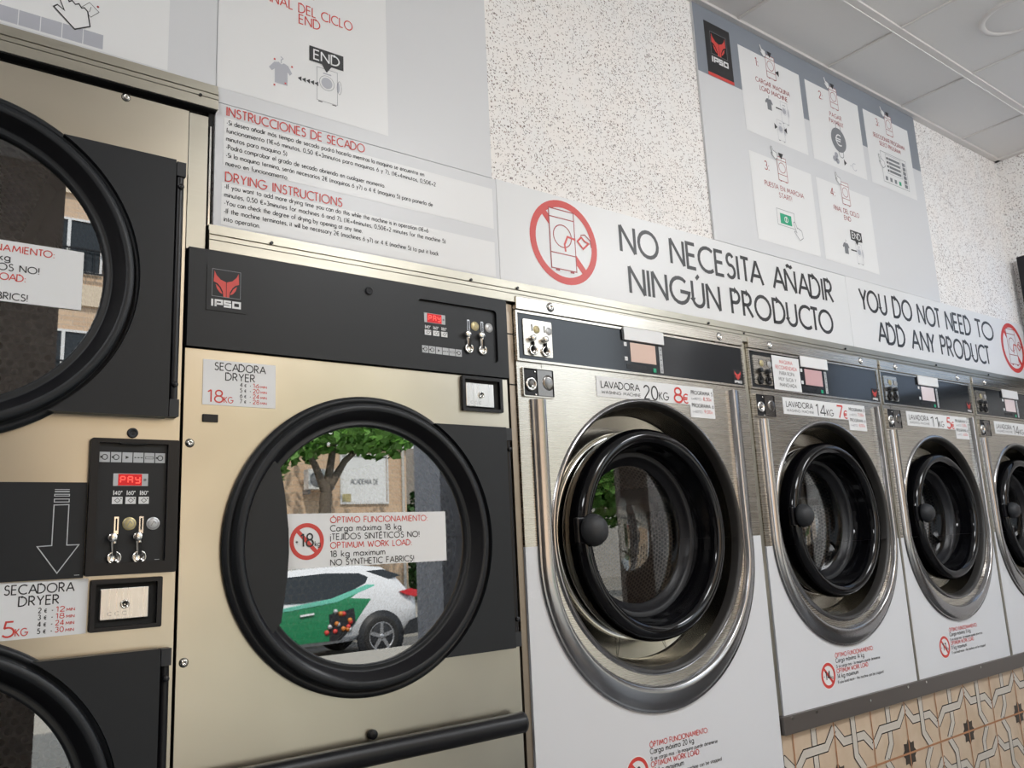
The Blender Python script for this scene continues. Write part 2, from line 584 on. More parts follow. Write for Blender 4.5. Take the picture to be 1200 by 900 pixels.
# ------------------------------------------------------------------ geometric sans stroke letters
GL = {
 'A': (.8, '0,0 .4,1 .8,0;.14,.34 .66,.34'), 'B': (.5, '0,0 0,1 .22,1 @.22,.77,.23,.23,90,-90 0,.54;.2,.54 @.24,.27,.27,.27,90,-90 0,0'),
 'C': (.78, '@.5,.5,.5,.5,50,310'), 'D': (.72, '0,0 0,1 .22,1 @.22,.5,.5,.5,90,-90 0,0 0,.1'), 'E': (.46, '.46,1 0,1 0,0 .46,0;0,.53 .42,.53'),
 'F': (.44, '.44,1 0,1 0,0;0,.52 .4,.52'), 'G': (.98, '@.5,.5,.5,.5,48,355 .52,.47'), 'H': (.62, '0,0 0,1;.62,0 .62,1;0,.53 .62,.53'),
 'I': (.02, '.01,0 .01,1'), 'J': (.28, '.28,1 .28,.18 @.12,.18,.16,.18,0,-140'), 'K': (.58, '0,0 0,1;.54,1 .02,.47;.1,.55 .58,0'),
 'L': (.4, '0,1 0,0 .4,0'), 'M': (.92, '0,0 .13,1 .46,.2 .79,1 .92,0'), 'N': (.7, '0,0 0,1 .7,0 .7,1'), 'O': (.98, '@.49,.5,.49,.5,0,360'),
 'P': (.5, '0,0 0,1 .22,1 @.22,.74,.27,.26,90,-90 0,.48'), 'Q': (.98, '@.49,.5,.49,.5,0,360;.6,.3 .95,-.05'),
 'R': (.54, '0,0 0,1 .22,1 @.22,.74,.27,.26,90,-90 0,.48;.2,.48 .54,0'), 'S': (.48, '@.25,.76,.2,.24,30,255 @.23,.27,.25,.27,75,-150'),
 'T': (.5, '0,1 .5,1;.25,1 .25,0'), 'U': (.62, '0,1 0,.31 @.31,.31,.31,.31,180,360 .62,1'), 'V': (.72, '0,1 .36,0 .72,1'),
 'W': (1.06, '0,1 .27,0 .53,.85 .79,0 1.06,1'), 'X': (.6, '0,0 .58,1;.02,1 .6,0'), 'Y': (.62, '0,1 .31,.46 .62,1;.31,.46 .31,0'), 'Z': (.56, '.02,1 .54,1 0,0 .56,0'),
 '0': (.56, '@.28,.5,.28,.5,0,360'), '1': (.2, '0,.84 .19,1 .19,0'), '2': (.5, '@.25,.74,.24,.26,165,-38 0,0 .5,0'),
 '3': (.48, '@.23,.76,.2,.24,150,-80;@.22,.27,.25,.27,85,-150'), '4': (.58, '.43,0 .43,1 0,.25 .58,.25'), '5': (.5, '.46,1 .14,1 .07,.55 @.23,.31,.27,.31,118,-145'),
 '6': (.54, '.4,1 .06,.42;@.27,.29,.27,.29,0,360'), '7': (.5, '0,1 .5,1 .14,0'), '8': (.5, '@.25,.76,.2,.24,0,360;@.25,.27,.25,.27,0,360'), '9': (.54, '.14,0 .48,.58;@.27,.71,.27,.29,0,360'),
 'a': (.56, '@.28,.31,.28,.31,0,360;.56,.62 .56,0'), 'b': (.56, '0,1.05 0,0;@.28,.31,.28,.31,0,360'), 'c': (.44, '@.3,.31,.3,.31,55,305'), 'd': (.56, '.56,1.05 .56,0;@.28,.31,.28,.31,0,360'),
 'e': (.56, '.02,.33 .56,.33 @.28,.31,.28,.31,4,318'), 'f': (.26, '.28,1.04 @.2,.86,.1,.18,80,180 .1,0;0,.6 .26,.6'), 'g': (.56, '@.28,.31,.28,.31,0,360;.56,.62 .56,-.1 @.28,-.1,.28,.2,0,-160'),
 'h': (.44, '0,1.05 0,0;0,.36 @.22,.38,.22,.24,180,0 .44,0'), 'i': (.02, '.01,.62 .01,0;.01,.8 .01,.9'), 'j': (.02, '.01,.62 .01,-.3;.01,.8 .01,.9'), 'k': (.42, '0,1.05 0,0;.38,.62 .0,.27;.1,.36 .42,0'),
 'l': (.02, '.01,1.05 .01,0'), 'm': (.74, '0,.62 0,0;0,.36 @.18,.4,.18,.22,180,0 .36,0;.36,.36 @.54,.4,.18,.22,180,0 .72,0'), 'n': (.44, '0,.62 0,0;0,.36 @.22,.38,.22,.24,180,0 .44,0'),
 'o': (.6, '@.3,.31,.3,.31,0,360'), 'p': (.56, '0,.62 0,-.35;@.28,.31,.28,.31,0,360'), 'q': (.56, '.56,.62 .56,-.35;@.28,.31,.28,.31,0,360'), 'r': (.26, '0,.62 0,0;0,.36 @.2,.38,.2,.24,180,60'),
 's': (.34, '@.17,.46,.14,.16,30,255 @.16,.16,.17,.16,75,-150'), 't': (.26, '.12,.86 .12,0;0,.62 .26,.62'), 'u': (.44, '0,.62 0,.24 @.22,.24,.22,.24,180,360 .44,.62;.44,.3 .44,0'), 'v': (.46, '0,.62 .23,0 .46,.62'),
 'w': (.7, '0,.62 .18,0 .35,.55 .52,0 .7,.62'), 'x': (.42, '0,0 .41,.62;.01,.62 .42,0'), 'y': (.46, '0,.62 .24,.05;.46,.62 .1,-.35'), 'z': (.38, '0,.62 .37,.62 0,0 .38,0'),
 '.': (.04, '.02,0 .02,.1'), ',': (.08, '.06,.1 0,-.14'), ':': (.04, '.02,0 .02,.1;.02,.48 .02,.58'), ';': (.06, '.04,.1 0,-.1;.04,.48 .04,.58'), '!': (.04, '.02,1 .02,.3;.02,0 .02,.1'), '¡': (.04, '.02,.62 .02,-.3;.02,.82 .02,.92'),
 '(': (.16, '@.3,.4,.3,.66,125,235'), ')': (.16, '@-.14,.4,.3,.66,55,-55'), '=': (.5, '0,.42 .5,.42;0,.2 .5,.2'), '-': (.24, '0,.33 .24,.33'), '+': (.5, '0,.35 .5,.35;.25,.1 .25,.6'), ' ': (.30, ''), '°': (.2, '@.1,.88,.1,.1,0,360'),
 '€': (.64, '@.42,.5,.36,.5,55,305;0,.6 .58,.6;0,.4 .54,.4'),
}
for ch, base, acc in (('Ñ', 'N', '.14,1.13 .26,1.2 .44,1.13 .56,1.2'), ('Ú', 'U', '.26,1.1 .42,1.27'), ('Ó', 'O', '.44,1.1 .6,1.27'), ('É', 'E', '.18,1.1 .34,1.27'), ('Í', 'I', '-.04,1.1 .12,1.27'),
                      ('á', 'a', '.26,.76 .38,.92'), ('ñ', 'n', '.04,.76 .16,.83 .28,.76 .4,.83')):
    GL[ch] = (GL[base][0], GL[base][1]+';'+acc)
_gc = {}
KERN = {'TA', 'AV', 'VA', 'LT', 'DA', 'AD', 'LA', 'AÑ', 'AY', 'NY', 'TO', 'OT', 'CT', 'AT', 'YO', 'OA', 'RT', 'VO', 'AC', 'GA'}


def glyph(ch):
    if ch not in _gc:
        out = []
        for st in GL[ch][1].split(';'):
            pts = []
            closed = False
            for tk in st.split():
                if tk[0] == '@':
                    cx_, cy_, rx, ry, a0, a1 = map(float, tk[1:].split(','))
                    n = max(5, int(abs(a1-a0)/20))
                    closed = abs(a1-a0) > 359
                    for i in range(n+(0 if closed else 1)):
                        a = R(a0+(a1-a0)*i/n)
                        pts.append((cx_+rx*math.cos(a), cy_+ry*math.sin(a)))
                else:
                    pts.append(tuple(map(float, tk.split(','))))
            if pts:
                out.append((pts, closed))
        _gc[ch] = (GL[ch][0], out)
    return _gc[ch]


def lay(txt, track):
    x, out, prev = 0.0, [], ''
    for ch in txt:
        wd, st = glyph(ch)
        if prev+ch in KERN:
            x -= .13
        prev = ch
        for pts, cl in st:
            out.append(([(x+a, b) for a, b in pts], cl))
        x += wd+track
    return out, max(x-track, 1e-6)


def arc(cx, cz, r, a0, a1, n=24, rz=None):
    return [(cx+r*math.cos(R(a0+(a1-a0)*i/n)), cz+(rz or r)*math.sin(R(a0+(a1-a0)*i/n))) for i in range(n+1)]


def rrect(x0, x1, z0, z1, r, n=5):
    out = []
    for cx_, cz, a in ((x1-r, z1-r, 0), (x0+r, z1-r, 90), (x0+r, z0+r, 180), (x1-r, z0+r, 270)):
        out += arc(cx_, cz, r, a, a+90, n)
    return out


def rectp(x0, x1, z0, z1):
    return [(x0, z0), (x1, z0), (x1, z1), (x0, z1)]


# emblem: red fox-like mask over block letters, on a dark plate
def emblem(mb, x0, x1, z0, z1, y, white, frame=True):
    w_, h_ = x1-x0, z1-z0
    X = lambda a: x0+a*w_
    Z = lambda b: z0+b*h_
    if frame:
        mb.stroke([(X(.02), Z(.27)), (X(.98), Z(.27)), (X(.98), Z(1)), (X(.02), Z(1))], .018*w_, y, MIDGREY, True)
    half = [(.09, .96), (.16, .84), (.30, .73), (.49, .68), (.49, .27), (.40, .27), (.38, .42), (.30, .54), (.20, .62), (.07, .66)]
    eye = [(.14, .60), (.26, .52), (.36, .38), (.36, .35), (.28, .38), (.18, .48)]
    for sgn in (0, 1):
        for sh in (half, eye):
            pts = [(X(1-a if sgn else a), Z(b)) for a, b in sh]
            mb.poly(pts if not sgn else pts[::-1], y, RED)
    # block letters
    lh, lw = .19*h_, .2*w_
    t_ = .052*h_
    mb.rect(X(0), X(.07), Z(0), Z(.19), y, white)
    mb.stroke([(X(.15), Z(0)), (X(.15), Z(.165)), (X(.36), Z(.165)), (X(.36), Z(.075)), (X(.15), Z(.075))], t_, y, white)
    mb.stroke([(X(.66), Z(.165)), (X(.45), Z(.165)), (X(.45), Z(.095)), (X(.64), Z(.095)), (X(.64), Z(.025)), (X(.42), Z(.025))], t_, y, white)
    mb.stroke([(X(.74), Z(.025)), (X(.97), Z(.025)), (X(.97), Z(.165)), (X(.74), Z(.165))], t_, y, white, True)


# small outlines of machines and garments used on the signs
def ico_machine(mb, x, z, w_, h_, y, lw, mt, fill=None):
    if fill:
        mb.rect(x, x+w_, z, z+h_, y+.0001, fill)
    mb.stroke(rectp(x, x+w_, z, z+h_), lw, y, mt, True)
    mb.stroke([(x, z+.86*h_), (x+w_, z+.86*h_)], lw, y, mt)
    mb.stroke([(x, z+.26*h_), (x+w_, z+.26*h_)], lw, y, mt)
    mb.stroke(arc(x+w_/2, z+.56*h_, .36*w_, 0, 360), lw, y, mt, True)
    for a in (.16, .74):
        mb.rect(x+a*w_, x+(a+.16)*w_, z-.035*h_, z, y, mt)


def ico_shirt(mb, x, z, s_, y, mt):
    mb.poly([(x+a*s_, z+b*s_) for a, b in ((.25, 0), (.8, 0), (.8, .62), (.9, .5), (1, .62), (.82, .92), (.64, .98), (.53, .9), (.42, .98), (.22, .92), (0, .62), (.12, .5), (.25, .62))], y, mt)
    mb.stroke([(x+.52*s_, z+.95*s_), (x+.52*s_, z+1.1*s_), (x+.6*s_, z+1.18*s_), (x+.5*s_, z+1.25*s_)], .04*s_, y, mt)


def ico_open(mb, x, z, w_, h_, y, lw, mt):
    """machine with its door swung open"""
    mb.stroke(rectp(x, x+w_, z, z+h_), lw, y, mt, True)
    mb.stroke(arc(x+w_*.48, z+.58*h_, .36*w_, 0, 360), lw, y, mt, True)
    mb.poly(arc(x+w_*.48, z+.58*h_, .27*w_, 0, 345, 23), y, TILEGREY)
    mb.stroke(arc(x+w_*1.1, z+.55*h_, .1*w_, 0, 360, 24, .2*h_), lw, y, mt, True)
    mb.poly(arc(x+w_*1.04, z+.55*h_, .07*w_, 0, 345, 23, .16*h_), y, TILEGREY)
    mb.rect(x+.3*w_, x+.7*w_, z+.84*h_, z+.88*h_, y, TILEGREY)
    for a in (.06, .74):
        mb.rect(x+a*w_, x+(a+.2)*w_, z-.04*h_, z-.015*h_, y, INK)


def ico_end(mb, x0, x1, z0, z1, y):
    cx_ = (x0+x1)/2
    mb.rect(x0, x1, z0, z1, y+.0002, INK)
    mb.poly([(cx_-.012, z0), (cx_, z0-.018), (cx_+.012, z0)], y+.0002, INK)
    h = (z1-z0)*.62
    mb.text('END', cx_, z0+(z1-z0)*.19, h, y, PAPER, align='c', wt=.12, width=(x1-x0)*.74)


def ico_hand(mb, x, z, s_, y, mt, lw=.05, fill=None, flip=False):
    pts = [(0, .62), (.1, .72), (.3, .6), (0, 1.3), (.06, 1.42), (.2, 1.4), (.42, .95), (.5, 1.02), (.6, .92), (.7, .98), (.78, .86), (.86, .9), (.96, .8), (1.05, .3), (.62, .05)]
    q = [((x+s_*(1-a) if flip else x+s_*a), z+s_*b) for a, b in pts]
    if fill:
        mb.poly(q, y+.0001, fill)
    mb.stroke(q, lw*s_, y, mt, True)


def no_symbol(mb, cx, cz, r, th, y, mt, ang=-47):
    mb.ring(cx, cz, r-th, r, y, mt)
    a = R(ang)
    d = (math.cos(a)*(r-th*.5), math.sin(a)*(r-th*.5))
    mb.stroke([(cx-d[0], cz-d[1]), (cx+d[0], cz+d[1])], th*.95, y, mt)


def ico_product(mb, cx, cz, r, y):
    """machine with a jug pouring into it, inside the red ring"""
    w_, h_ = .74*r, 1.42*r
    x, z = cx-.42*r, cz-.66*r
    mb.rect(x, x+w_, z-.06*r, z+h_, y-.0002, SIGN)
    ico_machine(mb, x, z, w_, h_, y-.0004, .026*r, DEEPRED)
    mb.stroke([(cx+.02*r, cz-.22*r), (cx+.0*r, cz-.05*r), (cx+.1*r, cz+.15*r), (cx+.34*r, cz+.12*r)], .05*r, y-.0006, RED)
    mb.stroke([(cx+.4*r, cz+.1*r), (cx+.56*r, cz-.06*r), (cx+.74*r, cz+.1*r), (cx+.62*r, cz+.14*r), (cx+.52*r, cz+.22*r)], .045*r, y-.0006, RED, True)
    mb.stroke([(cx+.5*r, cz+.26*r), (cx+.64*r, cz+.3*r), (cx+.8*r, cz+.18*r), (cx+.82*r, cz+.02*r)], .025*r, y-.0006, DEEPRED)


# ================================================================== SETTING
WX0, WX1 = -2.4, 4.42
YF = -2.45
# floor / terrace
mb = MB().box(WX0-.2, WX1+.2, YF-.02, 1.2, -.12, 0, FLOOR)
struct(mb.build('floor'))
mb = MB().box(-14, 30, -6.9, YF-.02, -.16, -.012, PAVE)
mb.box(-14, 30, -6.9, -6.6, -1.15, -.16, PAVE)
struct(mb.build('floor_terrace'))

# ceiling: tiles with a grid of bars
TX = [2.314-.5635*k for k in range(9)]+[2.8775, 3.441, 4.0045]
TY = [-.30-.5635*k for k in range(5)]
mb = MB().box(WX0-.2, WX1+.2, YF-.02, 1.2, 2.852, 3.05, CEIL)
struct(mb.build('ceiling'))
mb = MB()
for x in sorted(TX):
    mb.box(x-.006, x+.006, YF, .016, 2.845, 2.852, TBAR)
for y in TY:
    mb.box(WX0, WX1, y-.014, y+.014, 2.843, 2.852, TBAR)
    mb.box(WX0, WX1, y+.012, y+.016, 2.840, 2.852, CEIL)
mb.box(WX0, WX1, -.012, .016, 2.84, 2.852, TBAR)
mb.box(WX1-.03, WX1, YF, .016, 2.84, 2.852, TBAR)
struct(mb.build('trim_1', bevel=.0015))

# wall above the machines
mb = MB()
mb.box(WX0, .487, .016, .12, 1.951, 2.852, SPECK)
mb.box(.487, WX1, .016, .12, 1.662, 2.852, SPECK)
struct(mb.build('wall_back'))
mb = MB().box(WX0, WX1, .95, 1.05, 0, 2.85, VOID)
struct(mb.build('wall_behind_machines'))
mb = MB().box(WX1, WX1+.12, YF, 1.05, 0, 2.852, SPECK)
struct(mb.build('wall_right'))
mb = MB().box(WX0-.12, WX0, YF, 1.05, 0, 2.852, PLASTER)
struct(mb.build('wall_left'))
# unseen dark timber door, added to darken the reflections in the washer steel
mb = MB()
mb.box(WX1-.02, WX1, -2.16, -1.16, 0, 2.36, WOOD)
for y0_, y1_ in ((-2.08, -1.70), (-1.62, -1.24)):
    for z0_, z1_ in ((.18, 1.0), (1.12, 2.2)):
        mb.box(WX1-.028, WX1-.02, y0_, y1_, z0_, z1_, WOOD)
dr = struct(mb.build('added_door_1', bevel=.004))
mb = MB().tube([(WX1-.02, -1.24, 1.03), (WX1-.07, -1.24, 1.03), (WX1-.07, -1.36, 1.03)], .009, CHROME, 10)
mb.build('door_handle', dr)
# street front: header, end walls and a tiled pillar
mb = MB()
mb.box(WX0-.12, WX1+.12, YF-.06, YF, 2.81, 2.852, TAUPE)
mb.box(WX0-.12, .57, YF-.27, YF, 0, 2.81, TAUPE)
mb.box(4.14, WX1+.12, YF-.05, YF, 0, 2.81, TAUPE)
struct(mb.build('wall_front'))
mb = MB()
for k, (z0, z1) in enumerate(((0, .5), (.505, 1.1), (1.105, 1.7), (1.705, 2.3), (2.305, 2.81))):
    mb.box(2.55, 3.05, YF-.28, YF+.01, z0, z1, CLADTILE)
mb.box(2.552, 3.048, YF-.275, YF+.005, 0, 2.81, GROUT)
struct(mb.build('wall_pillar', bevel=.002))


# rails
def rail(name, x0, x1, zb, holes):
    zs = [(0, .020), (0, -.006), (.0205, -.006), (.0215, -.003), (.0225, -.006), (.031, -.006), (.032, -.0015), (.0335, -.0015), (.0345, -.0045), (.0415, -.0045), (.0425, -.001), (.055, -.001), (.055, .020)]
    mb = MB()
    n = len(zs)
    vs = [(x, y, zb+z) for x in (x0, x1) for z, y in zs]
    mb.add(vs, [(i, n+i, n+(i+1) % n, (i+1) % n) for i in range(n)]+[tuple(range(n))[::-1], tuple(range(n, 2*n))], ALU)
    o = struct(mb.build(name))
    return o


rail('trim_2', WX0, .493, 1.949, ())
struct(MB().box(WX0, .491, -.0035, .018, 1.9472, 1.9495, VOID).build('trim_gap_shade'))  # shade in the gap below the rail, painted as a black strip
rail('trim_3', .481, WX1, 1.644, ())
mb = MB()
for x, z in ((.456, 1.9715), (.608, 1.682), (1.11, 1.682), (1.253, 1.683), (1.995, 1.684), (2.165, 1.672), (2.75, 1.683), (3.419, 1.685), (3.891, 1.685)):
    mb.cyl(x, z-.001, .0035, -.0045, -.0085, BLACK, 12)
struct(mb.build('trim_fixings'))
# fillers between machines
mb = MB()
mb.box(.439, .4765, .004, .02, 1.642, 1.933, ALU)
struct(mb.build('trim_4', bevel=.001))
mb = MB()
mb.box(.4785, .4895, .012, .016, 1.70, 1.949, VOID)
mb.box(.4812, .4845, .008, .0135, 1.70, 1.915, CHROME)
struct(mb.build('trim_5'))
mb = MB().box(1.2225, 1.2405, .006, .03, .0, 1.640, BROWNSTEEL)
mb.box(1.2225, 1.2405, .005, .0065, 1.56, 1.563, VOID)
mb.box(1.2225, 1.2405, .005, .0065, 1.43, 1.433, VOID)
struct(mb.build('trim_6'))
for k, (x0, x1) in enumerate(((2.1555, 2.175), (2.9545, 2.9645), (3.699, 3.714))):
    mb = MB().box(x0, x1, -.003 if k else .004, .05, .46 if k else .51, 1.668, ALU)
    struct(mb.build('trim_%d' % (7+k), bevel=.001))
mb = MB()
mb.box(2.158, WX1, -.012, .06, .457, .508, BROWNSTEEL)
for x in (2.2, 2.32, 2.62, 2.86, 2.985, 3.4, 3.9):
    mb.cyl(x, .500 if x != 2.62 else .49, .004, -.012, -.015, CHROME, 10)
struct(mb.build('trim_10', bevel=.002))
DK = mat('bronze grey plinth strip', (0.13, 0.115, 0.105), 0.4, 0.4)
bpy.data.objects['trim_10'].data.materials[0] = DK

# tiled plinth
q = .2125
mb = MB().box(2.16, WX1, .004, .9, 0, .457, TILE)
X0, X1, Z0, Z1 = 2.16, WX1, .0, .4565


def clip(pts):
    """keep a polyline inside the plinth face"""
    out, cur = [], []
    for a, b in zip(pts, pts[1:]):
        t0, t1 = 0.0, 1.0
        ok = True
        for p, d, lo, hi in ((a[0], b[0]-a[0], X0, X1), (a[1], b[1]-a[1], Z0, Z1)):
            if abs(d) < 1e-9:
                ok = ok and lo <= p <= hi
                continue
            u, v = (lo-p)/d, (hi-p)/d
            t0, t1 = max(t0, min(u, v)), min(t1, max(u, v))
        if not ok or t1-t0 < 1e-6:
            if cur:
                out.append(cur)
            cur = []
            continue
        A_ = (a[0]+(b[0]-a[0])*t0, a[1]+(b[1]-a[1])*t0)
        B_ = (a[0]+(b[0]-a[0])*t1, a[1]+(b[1]-a[1])*t1)
        if cur and t0 == 0.0:
            cur.append(B_)
        else:
            if cur:
                out.append(cur)
            cur = [A_, B_]
        if t1 < 1.0:
            out.append(cur)
            cur = []
    if cur:
        out.append(cur)
    return out


def band(pts, y):
    for c in clip(pts):
        mb.stroke(c, .030, y, TILELINE)
        mb.stroke(c, .023, y-.0003, TILEBAND)


SX, SZ = 2.848, .287
for i in range(-4, 8):
    for j in range(-2, 2):
        # tile corner nearest a star, mirrored so that stars sit on every second joint
        ox, oz = SX+(i+(i % 2))*q, SZ+(j+(j % 2))*q
        sx, sz = (1 if i % 2 == 0 else -1), (1 if j % 2 == 0 else -1)
        T = lambda pts: [(ox+sx*a, oz+sz*b) for a, b in pts]
        H = T([(0, .1475), (.0485, .1), (.1625, .1), (q, .058)])
        V = T([(.1475, 0), (.107, .0485), (.107, .1625), (.058, q)])
        if (i+j) % 2 == 0:
            band(H, .0034)
            band(V, .0026)
        else:
            band(V, .0034)
            band(H, .0026)
for i in range(-2, 5):
    for j in (-1, 0, 1):
        cx_, cz = SX+2*i*q, SZ+2*j*q
        st = []
        for k in range(16):
            rr = .047 if k % 2 == 0 else .034
            st.append((cx_+rr*math.cos(PI*k/8), cz+rr*math.sin(PI*k/8)))
        if Z0 < cz-.05 and cz+.05 < Z1 and X0 < cx_-.05 and cx_+.05 < X1:
            mb.poly(st, .0028, TILESTAR)
for i in range(-4, 8):
    x = SX+i*q
    if X0 < x < X1:
        mb.rect(x-.0028, x+.0028, Z0, Z1, .0021, TILEJOINT)
for z in (SZ-q, SZ):
    mb.rect(X0, X1, z-.0032, z+.0032, .0020, TILEJOINT)
struct(mb.build('wall_plinth'))


# ================================================================== MACHINE PARTS
def screw(parent, x, z, y=0.0, r=.0085, mt=CHROME):
    mb = MB()
    mb.cyl(x, z, r*1.14, y-.0004, y+.0002, BLACK, 18)
    mb.lathe(x, z, [(r, y), (r*.95, y-.002), (r*.6, y-.0045), (r*.35, y-.0048), (r*.32, y-.002), (.0001, y-.002)], mt, 16)
    return mb.build('screw', parent)


def price_label(parent, x0, x1, z0, z1, kg, rows, y=-.0012):
    w_ = x1-x0
    mb = MB().box(x0, x1, y, y+.001, z0, z1, PAPER)
    mb.text('SECADORA', x0+.154*w_, z1-.0195, .0145, y-.0003, INK, width=.70*w_)
    mb.text('DRYER', x0+.30*w_, z1-.0385, .0145, y-.0003, INK, width=.40*w_)
    mb.text(kg, x0+.07*w_, z0+.0055, .0235, y-.0003, RED, width=.20*w_, wt=.1)
    mb.text('KG', x0+.285*w_, z0+.0055, .0115, y-.0003, RED, width=.12*w_)
    for k, (a, b) in enumerate(rows):
        z = z0+.0395-k*.0110
        mb.text(a, x0+.50*w_, z, .0078, y-.0003, INK, wt=.14)
        mb.text('€', x0+.56*w_, z, .0055, y-.0003, INK, wt=.16)
        mb.text('-', x0+.635*w_, z, .0080, y-.0003, INK, wt=.14)
        mb.text(b, x0+.68*w_, z, .0080, y-.0003, RED, wt=.13, width=.085*w_)
        mb.text('MIN', x0+.785*w_, z, .0045, y-.0003, RED, wt=.17, width=.085*w_)
    return mb.build('price_label', parent)


def load_sticker(parent, cx, x0, x1, z0, z1, kg, y):
    """white warning label across the door glass"""
    mb = MB().box(x0, x1, y, y+.0012, z0, z1, PAPER)
    yy = y-.0004
    w_, h_ = x1-x0, z1-z0
    ccx, ccz = x0+.128*w_, z0+.49*h_
    no_symbol(mb, ccx, ccz, .0365, .0085, yy, RED)
    mb.text(kg, ccx-.013, ccz-.010, .025, yy-.0004, INK, width=.026, wt=.11)
    mb.text('+', ccx-.024, ccz-.004, .010, yy-.0004, INK)
    mb.text('kg', ccx+.017, ccz-.010, .0095, yy-.0004, INK)
    X = x0+.262*w_
    for k, (tx, c, wd) in enumerate((('ÓPTIMO FUNCIONAMIENTO:', RED, .232), ('Carga máxima %s kg' % kg, INK, .165), ('¡TEJIDOS SINTÉTICOS NO!', INK, .21),
                                     ('OPTIMUM WORK LOAD:', RED, .19), ('%s kg maximum' % kg, INK, .125), ('NO SYNTHETIC FABRICS!', INK, .195))):
        mb.text(tx, X, z1-.0195-k*.0172, .0118, yy, c, width=wd, wt=.125)
    return mb.build('load_label', parent)


def icons_row(mb, x0, x1, z0, z1, y, n=6):
    s_ = (x1-x0)/n
    for k in range(n):
        a = x0+k*s_
        mb.rect(a+.0008, a+s_-.0008, z0, z1, y, ICON)
        cx_, cz = a+s_/2, (z0+z1)/2
        if k in (0, 1, 5):
            mb.ring(cx_, cz, s_*.20, s_*.28, y-.0003, INK, 16)
            mb.rect(cx_-s_*.40, cx_-s_*.18, cz-.0015, cz+.0015, y-.0003, INK)
        elif k == 2:
            mb.poly([(cx_-.003, cz-.003), (cx_+.003, cz), (cx_-.003, cz+.003)], y-.0003, INK)
        elif k == 3:
            for d in (-.3, 0, .3):
                mb.rect(cx_+d*s_-.0012, cx_+d*s_+.0012, cz-.001, cz+.001, y-.0003, INK)
            mb.stroke([(cx_-.4*s_, cz), (cx_+.4*s_, cz)], .0006, y-.0003, INK)
        else:
            mb.stroke(rectp(cx_-.35*s_, cx_+.35*s_, cz-.002, cz+.002), .0008, y-.0003, INK, True)


SEG = {'P': 'abefg', 'A': 'abcefg', 'Y': 'bcdfg'}


def led_text(mb, txt, x0, x1, z0, z1, y):
    n = len(txt)
    s_ = (x1-x0)/n
    for k, ch in enumerate(txt):
        a, b = x0+k*s_+.22*s_, x0+k*s_+.80*s_
        zm = (z0+z1)/2
        g = .0007
        L_ = {'a': ((a, z1), (b, z1)), 'd': ((a, z0), (b, z0)), 'g': ((a, zm), (b, zm)), 'f': ((a, zm+g), (a, z1-g)), 'b': ((b, zm+g), (b, z1-g)), 'e': ((a, z0+g), (a, zm-g)), 'c': ((b, z0+g), (b, zm-g))}
        for q_ in SEG[ch]:
            mb.stroke(L_[q_], .0022, y, LEDSEG)


def display(parent, x0, x1, z0, z1, y):
    mb = MB().box(x0, x1, y-.0012, y, z0, z1, ICON)
    w_ = x1-x0
    a, b = x0+.14*w_, x0+.82*w_
    mb.box(a, b, y-.0016, y-.0012, z0+.0008, z1-.0008, LED)
    led_text(mb, 'PAY', a+.001, b-.001, z0+.0055, z1-.0055, y-.0020)
    mb.ring(x0+.91*w_, (z0+z1)/2, .001, .0022, y-.0016, INK, 12)
    return mb.build('display', parent)


def temp_buttons(parent, xs, zlab, zbtn, y):
    for k, (x, tx) in enumerate(zip(xs, ('40°', '60°', '80°'))):
        mb = MB().box(x-.0085, x+.0085, y-.0018, y, zbtn-.0062, zbtn+.0062, PAPER)
        mb.stroke([(x-.0045, zbtn), (x, zbtn+.004), (x+.0045, zbtn), (x, zbtn-.004)], .0008, y-.0022, INK, True)
        mb.cyl(x+.006, zbtn+.0032, .0012, y-.0018, y-.0024, INK, 8)
        mb.text(tx, x-.004, zlab-.003, .0065, y-.0006, PAPER, wt=.15)
        mb.rect(x-.0068, x-.0052, zlab-.0035, zlab+.0045, y-.0006, PAPER)
        mb.build('button', parent)


def coin_slot(parent, x, ztop, zknob, zbot, y, big=1.0):
    mb = MB()
    mb.stroke([(x+.002, ztop), (x+.002, zknob+.006)], .0072*big, y-.0006, CHROME)
    mb.stroke([(x+.002, ztop-.003), (x+.002, zknob+.012)], .0028*big, y-.0012, VOID)
    mb.tube([(x-.002, y-.0012, zknob), (x, y-.0012, zbot+.004)], .0058*big, CHROME, 8)
    mb.box(x-.0024*big, x+.0028*big, y-.0085, y-.002, zbot+.004, zknob-.010, VOID)
    o = mb.build('coin_slot', parent)
    MB().lathe(x, zbot, [(.0115*big, y), (.0125*big, y-.004), (.0095*big, y-.006), (.0085*big, y-.001), (.0001, y-.001)], CHROME, 20).build('coin_return', o)
    k = MB().cyl(x-.005, zknob, .0078*big, y-.012, y, CHROME, 20)
    k.build('coin_button', o)
    return o


def coin_print(parent, x, z, r, y, mt):
    mb = MB().cyl(x, z, r, y-.0010, y, mt, 24)
    mb.ring(x, z, r*.70, r*.78, y-.0013, GROUT, 24)
    mb.stroke([(x-.3*r, z-.35*r), (x+.1*r, z+.4*r), (x+.4*r, z)], .12*r, y-.0013, GROUT)
    return mb.build('coin_emblem', parent)


